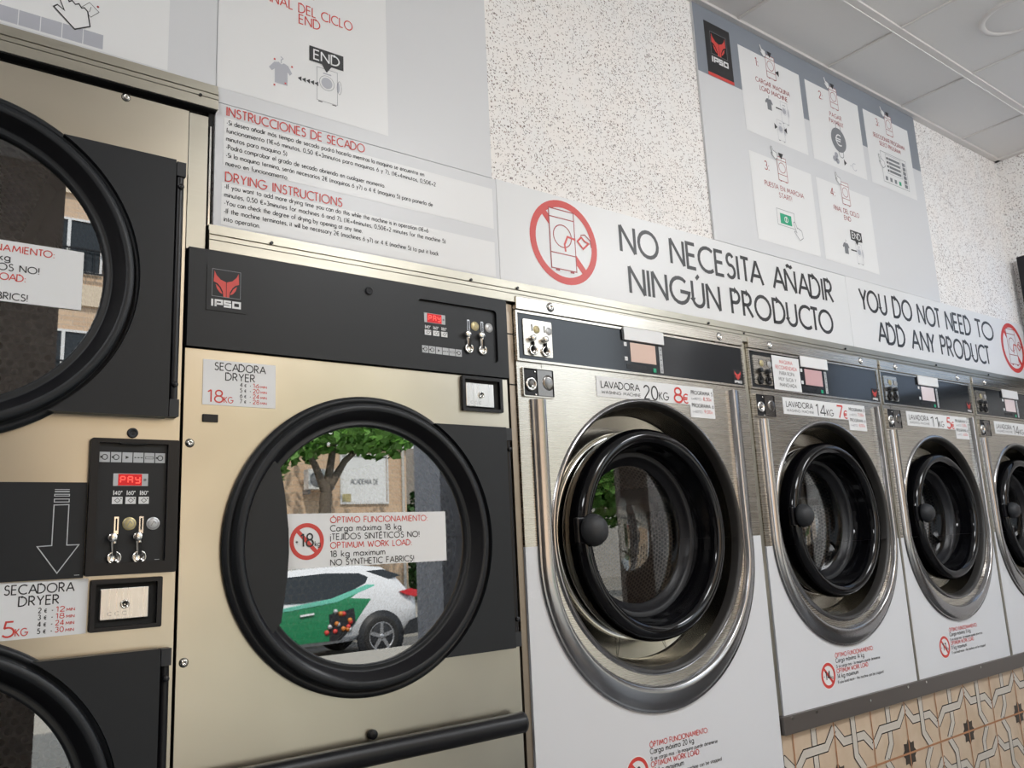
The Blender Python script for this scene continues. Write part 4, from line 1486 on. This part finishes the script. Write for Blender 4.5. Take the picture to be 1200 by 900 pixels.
def left_posters():
    y = YB-.0005
    # poster with hand pictogram
    r = board('instruction_sign', 'grey sign at upper left with a pointing hand above a row of grey squares', -.62, .4905, 2.0045, 2.80, SIGNGREY)
    mb = MB()
    mb.rect(-.20, .394, 2.012, 2.70, y, SIGNWHITE)
    for k in range(8):
        a = .2755-(k+1)*.0357
        mb.rect(a, a+.0342, 2.0165, 2.047, y-.0003, TILEGREY)
    mb.build('printed_panel', r)
    mb = MB()
    ico_hand(mb, .187, 2.0385, .060, y-.0009, INK, .04, SIGNWHITE, False)
    mb.stroke([(.2325, 2.091), (.247, 2.1075), (.2645, 2.093), (.2505, 2.077)], .0009, y-.0006, INK, True)
    mb.stroke([(.2475, 2.087), (.250, 2.099)], .0009, y-.0006, INK)
    mb.cyl(.262, 2.104, .0022, y-.0006, y, DEEPRED, 12)
    mb.build('pictogram', r)
    # end-of-cycle poster
    r = board('instruction_sign', 'grey sign reading FINAL DEL CICLO END, above the drying instructions', .4915, 1.1985, 1.9745, 2.80, SIGNGREY)
    mb = MB().rect(.493, .896, 2.0085, 2.70, y, SIGNWHITE)
    mb.build('printed_panel', r)
    mb = MB()
    yy = y-.0004
    mb.text('FINAL DEL CICLO', .5915, 2.2515, .0225, yy, RED, width=.213, wt=.1)
    mb.text('END', .6725, 2.2235, .0225, yy, RED, width=.050, wt=.1)
    mb.build('lettering', r)
    mb = MB()
    ico_machine(mb, .655, 2.30, .06, .13, yy, .0016, DEEPRED)
    ico_end(mb, .697, .781, 2.139, 2.1765, yy-.0006)
    ico_open(mb, .7155, 2.0475, .050, .082, yy, .0009, MIDGREY)
    mb.build('pictogram', r)
    mb = MB()
    ico_shirt(mb, .6035, 2.0585, .053, yy, TILEGREY)
    for a, b in ((.616, 2.114), (.656, 2.108), (.616, 2.052), (.641, 2.063)):
        mb.rect(a-.002, a+.002, b-.002, b+.002, yy-.0003, RED)
    for k in range(5):
        a = .6695+k*.0100
        mb.poly([(a, 2.0865), (a+.009, 2.0805), (a+.009, 2.0925)], yy, INK)
    mb.build('pictogram', r)
    # drying instructions
    r = board('instruction_sign', 'white sign headed INSTRUCCIONES DE SECADO above the black dryer band', .4915, 1.2095, 1.699, 1.9735, SIGNGREY)
    mb = MB().rect(.509, 1.1965, 1.8350, 1.9435, y, SIGNWHITE)
    mb.rect(.507, 1.1965, 1.7060, 1.7980, y, SIGNWHITE)
    mb.build('printed_panel', r)
    mb = MB()
    mb.text('INSTRUCCIONES DE SECADO', .5145, 1.9485, .0195, yy, RED, width=.318, wt=.11)
    mb.text('DRYING INSTRUCTIONS', .5145, 1.8025, .0195, yy, RED, width=.260, wt=.11)
    for k, (tx, xe) in enumerate((('-Si desea añadir más tiempo de secado podrá hacerlo mientras la maquina se encuentre en', .992), ('funcionamiento (1€=6 minutos, 0,50 €=3minutos para maquinas 6 y 7), (1€=4minutos, 0,50€=2', 1.024),
                                  ('minutos para maquina 5)', .645), ('-Podrá comprobar el grado de secado abriendo en cualquier momento.', .884),
                                  ('-Si la maquina termina, serán necesarios 2€ (maquinas 6 y7) o 4 € (maquina 5) para ponerla de', 1.014), ('nuevo en funcionamiento.', .648))):
        mb.text(tx, .5145, 1.9285-k*.0183, .0098, yy, INK, width=xe-.5145, wt=.135)
    for k, (tx, xe) in enumerate((('-If you want to add more drying time you can do this while the machine is in operation (1€=6', .999), ('minutes, 0,50 €=3minutes for machines 6 and 7), (1€=4minutes, 0,50€=2 minutes for the machine 5)', 1.047),
                                  ('-You can check the degree of drying by opening at any time.', .824), ('-If the machine terminates, it will be necessary 2€ (machines 6 y7) or 4 € (machine 5) to put it back', 1.026), ('into operation.', .587))):
        mb.text(tx, .5130, 1.7855-k*.0178, .0098, yy, INK, width=xe-.513, wt=.135)
    mb.build('lettering', r)


def long_signs():
    y = YB-.0005
    r = board('notice_sign', 'white banner reading NO NECESITA AÑADIR NINGÚN PRODUCTO above the first washers', 1.2105, 2.8335, 1.699, 1.9755)
    mb = MB()
    mb.text('NO NECESITA AÑADIR', 1.652, 1.8585, .0800, y, INK, width=1.080, wt=.125)
    mb.text('NINGÚN PRODUCTO', 1.678, 1.7365, .0800, y, INK, width=1.030, wt=.125)
    mb.build('lettering', r)
    mb = MB()
    no_symbol(mb, 1.434, 1.8435, .1205, .0205, y, RED, -48)
    ico_product(mb, 1.434, 1.8435, .1205, y)
    mb.build('pictogram', r)
    r = board('notice_sign', 'white banner reading YOU DO NOT NEED TO ADD ANY PRODUCT by the right corner', 2.8345, 4.4185, 1.699, 1.9765)
    mb = MB()
    mb.text('YOU DO NOT NEED', 2.920, 1.8595, .0800, y, INK, width=.895, wt=.125)
    mb.text('TO', 3.868, 1.8595, .0800, y, INK, width=.172, wt=.125)
    mb.text('ADD ANY PRODUCT', 3.020, 1.7415, .0800, y, INK, width=.945, wt=.125)
    mb.build('lettering', r)
    mb = MB()
    no_symbol(mb, 4.232, 1.846, .1205, .0205, y, RED, -48)
    ico_product(mb, 4.232, 1.846, .1205, y)
    mb.build('pictogram', r)


def wash_poster():
    y = YB-.0005
    r = board('instruction_sign', 'large grey washing instructions poster with five numbered white panels', 2.083, 3.572, 1.977, 2.840, SIGNGREY)
    mb = MB()
    mb.rect(2.0835, 3.5715, 2.5795, 2.8395, y+.0001, SIGNSLATE)
    for a, b, c, d in ((2.318, 2.688, 2.4275, 2.760), (2.724, 3.097, 2.4255, 2.7555), (3.135, 3.498, 2.427, 2.755), (2.317, 2.687, 2.025, 2.351), (2.719, 3.090, 2.023, 2.349)):
        mb.rect(a, b, c, d, y-.0002, SIGNWHITE)
    mb.build('printed_panel', r)
    yy = y-.0006
    mb = MB()

    def head(n_, x, z, l1, w1, l2, w2, cx_, zt_):
        mb = MB()
        mb.text(n_+':', x, z, .032, yy, DEEPRED, wt=.1)
        mb.text(l1, cx_, zt_, .0175, yy, DEEPRED, width=w1, align='c', wt=.11)
        mb.text(l2, cx_, zt_-.0285, .0175, yy, DEEPRED, width=w2, align='c', wt=.11)
        mb.build('lettering', r)
    head('1', 2.414, 2.709, 'CARGAR MAQUINA', .205, 'LOAD MACHINE', .165, 2.507, 2.644)
    head('2', 2.812, 2.702, 'PAGAR', .082, 'PAYMENT', .098, 2.915, 2.645)
    head('3', 3.230, 2.707, 'SELECCIONAR PROGRAMA', .255, 'SELECT PROGRAM', .170, 3.322, 2.648)
    head('3', 2.400, 2.300, 'PUESTA EN MARCHA', .232, 'START!', .075, 2.505, 2.238)
    head('4', 2.809, 2.296, 'FINAL DEL CICLO', .175, 'END', .045, 2.905, 2.240)
    for x, z in ((2.478, 2.684), (2.890, 2.687), (3.308, 2.687), (2.477, 2.278), (2.886, 2.278)):
        mb = MB()
        ico_machine(mb, x, z, .054, .092, yy-.0003, .0022, DEEPRED, SIGNWHITE)
        ico_hand(mb, x-.030, z+.075, .034, yy-.0006, MIDGREY, .06, SIGNWHITE)
        if z > 2.28 or x < 2.6:
            mb.poly([(x+.012, z+.108), (x+.042, z+.108), (x+.027, z+.084)], yy-.0009, INK)
        mb.build('machine_pictogram', r)
    mb = MB()
    mb.poly([(2.530, 2.718), (2.552, 2.730), (2.552, 2.706)], yy-.0009, INK)
    # 1: garments into the drum, closing the door
    ico_shirt(mb, 2.447, 2.548, .046, yy, MIDGREY)
    mb.rect(2.510, 2.548, 2.568, 2.573, yy, INK)
    ico_open(mb, 2.541, 2.520, .042, .085, yy, .0012, TILEGREY)
    ico_open(mb, 2.505, 2.442, .042, .080, yy, .0012, TILEGREY)
    for a, d in ((2.488, 1), (2.562, -1)):
        mb.poly([(a, 2.478), (a, 2.502), (a+d*.017, 2.490)], yy-.0005, INK)
    mb.build('pictogram', r)
    mb = MB()
    # 2: coin
    mb.stroke(rrect(2.906, 2.938, 2.478, 2.625, .014), .003, yy, MIDGREY, True)
    mb.poly(arc(2.915, 2.551, .052, 0, 350, 35), yy-.0003, MIDGREY)
    mb.text('€', 2.893, 2.528, .046, yy-.0007, SIGNWHITE, width=.04, wt=.1)
    for a, b in ((2.870, 2.462), (2.888, 2.456), (2.884, 2.480)):
        mb.cyl(a, b, .0125, yy-.0006, yy, TILEGREY, 18)
        mb.ring(a, b, .006, .008, yy-.0009, MIDGREY, 12)
    mb.poly([(2.935, 2.448), (2.935, 2.476), (2.953, 2.462)], yy, INK)
    mb.stroke(arc(3.010, 2.460, .015, 60, 330), .0025, yy, TILEGREY)
    mb.rect(2.978, 2.990, 2.459, 2.4615, yy, TILEGREY)
    mb.build('pictogram', r)
    mb = MB()
    # 3: screen
    mb.stroke(rectp(3.232, 3.438, 2.455, 2.592), .0018, yy, MIDGREY, True)
    mb.stroke(rectp(3.270, 3.392, 2.500, 2.585), .0014, yy, MIDGREY, True)
    for k in range(4):
        zz = 2.508+k*.0185
        mb.rect(3.292, 3.384, zz, zz+.011, yy-.0003, MIDGREY)
        mb.cyl(3.282, zz+.0055, .006, yy-.0004, yy, INK, 12)
    for k in range(4):
        mb.rect(3.248+k*.036, 3.266+k*.036, 2.464, 2.482, yy-.0003, MIDGREY if k < 3 else GREEN)
    for k in range(6):
        mb.rect(3.404, 3.428, 2.463+k*.020, 2.479+k*.020, yy-.0003, MIDGREY)
    ico_hand(mb, 3.212, 2.512, .042, yy-.0006, MIDGREY, .05, SIGNWHITE)
    mb.build('pictogram', r)
    mb = MB()
    # 3 start: green button
    mb.stroke(rectp(2.441, 2.545, 2.1025, 2.163), .0016, yy, MIDGREY, True)
    mb.rect(2.4585, 2.5255, 2.110, 2.1485, yy, GREEN)
    mb.stroke(arc(2.493, 2.129, .010, 0, 360), .003, yy-.0004, SIGNWHITE, True)
    mb.rect(2.491, 2.495, 2.121, 2.137, yy-.0004, SIGNWHITE)
    ico_hand(mb, 2.535, 2.062, .048, yy-.0006, MIDGREY, .045, SIGNWHITE)
    mb.build('pictogram', r)
    mb = MB()
    # 4 end
    ico_end(mb, 2.910, 2.990, 2.1355, 2.1755, yy-.0006)
    ico_shirt(mb, 2.845, 2.070, .046, yy, MIDGREY)
    mb.rect(2.902, 2.942, 2.090, 2.095, yy, INK)
    ico_open(mb, 2.938, 2.045, .042, .080, yy, .0012, TILEGREY)
    mb.build('pictogram', r)
    b = MB()
    b.rect(2.1365, 2.2745, 2.581, 2.789, y-.0003, INK)
    b.rect(2.1365, 2.2745, 2.581, 2.5935, y-.0006, RED)
    b.rect(2.165, 2.249, 2.667, 2.754, y-.0005, VOID)
    emblem(b, 2.163, 2.251, 2.638, 2.755, y-.0008, PAPER)
    b.build('badge', r)


stacked_dryer()
single_dryer()
P8 = (('5', '8,50'), ('6', '9,00'))
P7 = (('5', '7,50'), ('6', '8,00'))
P5 = (('5', '5,50'), ('6', '6,00'))
washer('largest washer, first of the row beside the single dryer, labelled 20KG 8€', 1.2425, 2.1525, 1.6935, .415, 1.006, .044, .072, .355, 1.056, 1.034, .10, '20', '8', P8, sticker=(1.5625, .466, .0385, 1.611, .531))
washer('second washer of the row, labelled 14KG 7€, with a white notice on its black panel', 2.1765, 2.9525, 2.5695, .3645, 1.030, .034, .062, .318, 1.077, 1.000, .508, '14', '7', P7, paper=True, sticker=(2.4225, .591, .0385, 2.471, .652))
washer('third washer of the row, labelled 11KG 5€, between the two 14KG washers', 2.9665, 3.6970, 3.335, .346, 1.021, .032, .060, .302, 1.074, 1.000, .508, '11', '5', P5, sticker=(3.176, .597, .0385, 3.224, .658))
washer('farthest washer, cut off by the right edge of the picture below the English banner', 3.7160, 4.4185, 4.070, .338, 1.021, .032, .060, .296, 1.074, 1.000, .508, '14', '7', P7)
left_posters()
long_signs()
wash_poster()

# ceiling lamp
root = thing('ceiling_lamp', 'round white recessed lamp in the ceiling at the upper right', 'lamp', (3.172, -.594, 2.85))


def ring_z(mb, cx, cy, prof, mt, n=48):
    vs = [(cx+r*math.cos(2*PI*i/n), cy+r*math.sin(2*PI*i/n), z) for r, z in prof for i in range(n)]
    mb.add(vs, [(j*n+i, j*n+(i+1) % n, (j+1)*n+(i+1) % n, (j+1)*n+i) for j in range(len(prof)-1) for i in range(n)], mt, smooth=True)


mb = MB()
ring_z(mb, 3.172, -.594, [(.126, 2.852), (.125, 2.846), (.118, 2.843), (.106, 2.845), (.104, 2.849)], TBAR)
mb.build('lamp_rim', root)
mb = MB()
ring_z(mb, 3.172, -.594, [(.105, 2.849), (.09, 2.8465), (.0001, 2.846)], CEIL)
mb.build('diffuser', root)

LIT = mat('added fill glow', (0.96, 0.98, 1.0), 0.5, emit=15.5)  # glowing boxes added out of view to brighten the signs and wall
for lab, x in (('added unseen fill light box farthest left, above the stacked dryer side', -.95), ('added unseen fill light box over the middle of the aisle', 1.75), ('added unseen fill light box over the washers, by the tiled pillar', 3.45)):
    root = thing('added_fill_light', lab, 'lamp', (x, -1.95, 2.85), 'added fill lights along the aisle')
    MB().box(x-.275, x+.275, -2.225, -1.675, 2.842, 2.8518, TBAR).build('panel_frame', root, bevel=.002)
    MB().box(x-.255, x+.255, -2.205, -1.695, 2.665, 2.842, LIT).build('diffuser', root)

# television on the right wall
root = thing('wall_television', 'black flat screen at the right edge, hung on the speckled side wall', 'television', (WX1, -.4, 2.05))
MB().box(WX1-.055, WX1, -1.10, -.022, 1.69, 2.313, BLACK).build('housing', root, bevel=.004)
MB().box(WX1-.057, WX1-.055, -1.05, -.075, 1.74, 2.263, TVGLOW).build('screen', root)

# ================================================================== STREET SEEN IN THE DOOR GLASS
GZ = -0.72
mb = MB().box(-60, 90, -14.0, -6.7, GZ-.2, GZ, ASPHALT)
struct(mb.build('road'))
mb = MB().box(-60, 90, -45, -14.0, GZ-.2, GZ+.14, PAVE)
struct(mb.build('pavement'))


def car():
    xr, yc = 7.78, -11.5          # rear end, near side
    root = thing('parked_car', 'white car with a green and mint side graphic, reflected in the single dryer door', 'car', (xr-2.1, yc-.9, GZ))
    S_ = [  # x from rear, bottom, belt, top, half belt, half top
        (0.00, .55, .88, .90, .70, .66), (.05, .42, .95, .98, .80, .70), (.18, .34, 1.02, 1.10, .86, .70), (.42, .33, 1.06, 1.38, .89, .66), (.62, .33, 1.06, 1.50, .90, .64), (1.1, .32, 1.03, 1.555, .90, .62),
        (1.7, .30, .99, 1.555, .90, .62), (2.3, .30, .96, 1.52, .90, .62), (2.75, .30, .95, 1.38, .90, .64), (3.15, .30, .95, 1.08, .89, .70), (3.6, .32, .93, .98, .87, .74), (4.1, .36, .84, .87, .78, .62), (4.3, .44, .66, .70, .66, .56)]
    mb = MB()
    prof = []
    for a, zb, zm, zt, hb, ht in S_:
        x = xr-a
        c = yc-.9
        ring_ = [(x, c+hb-.10, GZ+zb), (x, c+hb, GZ+zb+.10), (x, c+hb+.0, GZ+(zb+zm)/2+.08), (x, c+hb-.03, GZ+zm), (x, c+ht, GZ+zt-.03), (x, c+ht-.12, GZ+zt), (x, c, GZ+zt+.015)]
        ring_ += [(p[0], 2*c-p[1], p[2]) for p in ring_[::-1][1:]]
        prof.append(ring_)
    n = len(prof[0])
    mb.add([p for r_ in prof for p in r_], [(j*n+i, j*n+i+1, (j+1)*n+i+1, (j+1)*n+i) for j in range(len(prof)-1) for i in range(n-1)], CARWHITE, smooth=True)
    mb.add(prof[0], [tuple(range(n))], CARWHITE)
    mb.add(prof[-1], [tuple(range(n))[::-1]], CARWHITE)
    mb.build('body', root)

    def side(pts, mt, name, d=.0):
        """a patch lying on the near side of the body"""
        b = MB()
        v = []
        for a, z in pts:
            k = max(0.0, (z-1.0)/.52)
            y = yc+.012+d-.03*min(1, max(0, (z-.7)/.3))-.25*k
            v.append((xr-a, y, GZ+z))
        vs = v+[(p[0], p[1]-.02, p[2]) for p in v]
        m_ = len(v)
        tri = tessellate_polygon([[Vector((p[0], p[2], 0)) for p in v]])
        b.add(vs, [tuple(t_) for t_ in tri]+[(i, (i+1) % m_, m_+(i+1) % m_, m_+i) for i in range(m_)], mt)
        return b.build(name, root)
    side([(.86, 1.30), (1.10, 1.41), (1.7, 1.44), (2.4, 1.41), (3.05, 1.05), (2.2, 1.00), (1.5, 1.05)], DARKGLASS, 'side_window')
    side([(.30, 1.33), (.62, 1.45), (.95, 1.44), (.55, 1.28)], DARKGLASS, 'rear_spoiler')
    side([(.75, 1.16), (.95, 1.20), (1.6, 1.02), (2.4, .93), (3.6, .86), (3.6, .36), (1.55, .36), (1.28, .62), (1.0, .95)], CARGREEN, 'door_graphic')
    side([(.80, 1.20), (1.0, 1.215), (1.7, 1.03), (2.5, .94), (3.6, .88), (3.6, .84), (2.4, .89), (1.6, .97), (.95, 1.16)], CARMINT, 'graphic_stripe', .006)
    side([(1.28, .62), (1.55, .36), (1.75, .36), (1.75, .78), (1.3, .85)], INK, 'picture_patch', .008)
    for k in range(14):
        b = MB()
        a, z = 1.36+random.random()*.45, .48+random.random()*.36
        b.sphere((xr-a, yc+.012, GZ+z), .045, (FRUITA, RED, SILVER)[k % 3], 8, 6)
        b.build('fruit_print', root)
    side([(.03, .98), (.02, 1.06), (.18, 1.10), (.42, 1.06), (.30, 1.00), (.12, .95)], LAMPRED, 'tail_lamp', .03)
    side([(.02, .42), (.03, .62), (.25, .56), (.38, .40), (.36, .33), (.1, .34)], RUBBER, 'rear_bumper', .02)
    side([(2.02, .80), (2.02, .83), (2.26, .815), (2.26, .785)], PAPER, 'door_handle', .03)
    for wx in (.80, 3.42):
        X, Z = xr-wx, GZ+.345
        a = MB()
        a.lathe(X, Z, [(.0001, yc+.020), (.43, yc+.020), (.43, yc-.05)], RUBBER, 40)
        a.build('wheel_arch', root)
        for yy, sg in ((yc+.030, 1), (yc-1.83, -1)):
            tmb = MB()
            tmb.lathe(X, Z, [(.235, yy), (.30, yy+.006*sg), (.335, yy-.01*sg), (.345, yy-.04*sg), (.345, yy-.20*sg), (.25, yy-.21*sg)], TYRE, 40)
            tmb.lathe(X, Z, [(.235, yy-.03*sg), (.0001, yy-.05*sg)], BLACK, 40)
            wo = tmb.build('wheel', root)
            rim = MB()
            rim.lathe(X, Z, [(.240, yy), (.225, yy+.004*sg), (.21, yy-.02*sg)], ALLOY, 40)
            for k in range(5):
                an = 2*PI*k/5+.3
                u, v = math.cos(an), math.sin(an)
                pts = [(X+u*.03-v*.035, Z+v*.03+u*.035), (X+u*.03+v*.035, Z+v*.03-u*.035), (X+u*.22+v*.028, Z+v*.22-u*.028), (X+u*.22-v*.028, Z+v*.22+u*.028)]
                rim.prism(pts, yy, yy-.02*sg, ALLOY)
            rim.cyl(X, Z, .045, yy+.004*sg, yy-.02*sg, ALLOY, 16)
            rim.build('rim', wo)


car()


def tree(name, label, base, fork, spread, crown, nleaf, mt, rl=.16):
    root = thing(name, label, 'tree', base)
    b = Vector(base)
    f = Vector(fork)
    mb = MB().tube([b, b.lerp(f, .5)+Vector((.05, 0, 0)), f], .16, BARK, 10, [.20, .17, .15])
    tips = []
    for dx, dy, dz in spread:
        e = f+Vector((dx, dy, dz))
        mid = f.lerp(e, .5)+Vector((random.uniform(-.12, .12), 0, .12))
        mb.tube([f, mid, e], .09, BARK, 8, [.12, .085, .045])
        tips.append(e)
    mb.build('trunk', root)
    lf = MB()
    vs, fs = [], []
    for k in range(nleaf):
        c = random.choice(crown)
        v = Vector((random.gauss(0, 1), random.gauss(0, 1), random.gauss(0, 1)))
        v.normalize()
        v *= random.random()**.4
        p = Vector(c[:3])+Vector((v.x*c[3], v.y*c[3], v.z*c[4]))
        a = Vector((random.gauss(0, 1), random.gauss(0, 1), random.gauss(0, .6))).normalized()
        d = a.orthogonal().normalized()
        s_ = rl*random.uniform(.6, 1.2)
        o = len(vs)
        vs += [p-a*s_, p+d*s_*.6, p+a*s_, p-d*s_*.6]
        fs.append((o, o+1, o+2, o+3))
    lf.add(vs, fs, mt)
    lf.build('foliage', root)


tree('street_tree', 'forked street tree seen in the single dryer door, behind the white car', (8.65, -18.0, GZ+.14), (8.95, -18.0, 2.55), ((1.2, 0, 1.4), (-.7, .1, 1.2), (.4, -.2, 1.9)),
     [(8.0, -18, 3.75, .9, .5), (9.4, -17.8, 4.05, 1.2, .55), (10.6, -18, 3.95, 1.0, .5), (7.4, -18, 3.2, .45, .5), (8.9, -18, 5.2, 1.8, .9), (11.2, -17.6, 4.9, 1.4, .9)], 2000, LEAF, .17)
tree('street_tree', 'bright green street tree caught in the glass of the first washer', (17.4, -15.8, GZ+.14), (17.4, -15.8, 1.2), ((.6, 0, 1.4), (-.6, .1, 1.3), (.1, -.2, 1.7)),
     [(16.6, -15.8, 2.7, .9, .8), (17.3, -15.8, 2.3, 1.0, .9), (17.9, -15.8, 2.7, 1.0, .9)], 2200, LEAF, .17)
root = thing('garden_shrub', 'dense dark shrub beyond the corner of the cream building', 'shrub', (14.2, -21.6, GZ+.14))
mb = MB()
vs, fs = [], []
for k in range(1500):
    v = Vector((random.gauss(0, 1), random.gauss(0, 1), random.gauss(0, 1))).normalized()*random.random()**.4
    p = Vector((14.2, -21.6, 1.2))+Vector((v.x*.9, v.y*.9, v.z*2.2))
    a = Vector((random.gauss(0, 1), random.gauss(0, 1), random.gauss(0, 1))).normalized()
    d = a.orthogonal().normalized()
    o = len(vs)
    vs += [p-a*.14, p+d*.09, p+a*.14, p-d*.09]
    fs.append((o, o+1, o+2, o+3))
mb.add(vs, fs, LEAF2)
mb.build('foliage', root)
MB().tube([(14.2, -21.6, GZ+.14), (14.2, -21.6, .8)], .07, BARK, 8).build('stem', root)


def building():
    yb = -21.0
    x0, x1 = -6.0, 13.0
    root = thing('apartment_building', 'cream brick apartment block across the street, mirrored in the dryer doors', 'building', (4, yb, GZ+.14))
    mb = MB().box(x0, x1, yb-9, yb, GZ+.14, 16.0, BRICK)
    mb.build('wall', root)
    for z in (4.55, 7.5, 10.45, 13.4):
        MB().box(x0-.05, x1+.05, yb, yb+.10, z, z+.55, CREAM).build('floor_band', root)

    def window(xa, xb, za, zb, mt=DARKGLASS, nm='window', split=True):
        fr = MB()
        out, inn = rectp(xa, xb, za, zb), rectp(xa+.06, xb-.06, za+.06, zb-.06)
        hs = [inn]
        fr.poly(out, yb+.06, FRAMEW, [inn])
        # facing the shop
        fr.walls(out, yb+.06, yb-.01, FRAMEW)
        if split:
            fr.box((xa+xb)/2-.04, (xa+xb)/2+.04, yb+.02, yb+.06, za+.06, zb-.06, FRAMEW)
        o = fr.build(nm, root)
        g = MB().rect(xa+.06, xb-.06, za+.06, zb-.06, yb+.02, mt)
        g.build('pane', o)
        return o
    for zi in (5.4, 8.35, 11.3):
        for xi in (-4.6, -1.2, 2.5, 5.6, 9.4):
            window(xi, xi+1.6, zi, zi+1.45)
            rl = MB()
            for k in range(9):
                rl.box(xi+k*.2-.01, xi+k*.2+.01, yb+.14, yb+.16, zi-.02, zi+.62, BLACK)
            rl.box(xi-.05, xi+1.65, yb+.13, yb+.17, zi+.60, zi+.64, BLACK)
            rl.box(xi-.05, xi+1.65, yb+.13, yb+.17, zi-.02, zi+.02, BLACK)
            for s_ in (xi-.04, xi+1.62):
                rl.box(s_-.02, s_+.02, yb-.01, yb+.15, zi+.58, zi+.62, BLACK)
            rl.build('railing', root)
    o = window(10.75, 12.35, 2.45, 3.95, PAPER, 'shop_window', False)
    pr = MB()
    pr.text('ACADEMIA DE', 11.55, 3.05, .14, yb+.03, MIDGREY, align='c', width=.9)
    pr.box(10.82, 11.1, yb+.02, yb+.03, 2.52, 2.75, GOLD)
    pr.build('window_print', o)
    window(5.2, 7.4, .4, 3.2)
    b = MB().box(9.0, 13.2, yb, yb+.15, 4.15, 5.2, FRAMEW)
    b.build('shop_sign', root)
    MB().tube([(12.85, yb+.06, GZ+.2), (12.85, yb+.06, 15.6)], .05, PALE, 10).build('drain_pipe', root)


building()
root = thing('air_conditioner', 'white air conditioning unit on the cream wall behind the forked tree', 'air conditioner', (9.95, -20.8, 2.8))
MB().box(9.55, 10.35, -20.815, -20.46, 2.85, 3.42, FRAMEW).build('casing', root, bevel=.01)
mb = MB()
mb.lathe(9.82, 3.13, [(.0001, -20.45), (.22, -20.45), (.23, -20.46)], MIDGREY, 28)
mb.build('fan_grille', root)
MB().box(9.6, 9.66, -20.995, -20.6, 2.72, 2.85, MIDGREY).box(10.24, 10.3, -20.995, -20.6, 2.72, 2.85, MIDGREY).build('bracket', root)
root = thing('white_house', 'white house further down the street to the right of the cream building', 'building', (22, -26, GZ+.14))
MB().box(16.5, 40, -34, -26, GZ+.14, 7.0, PALE).build('wall', root)
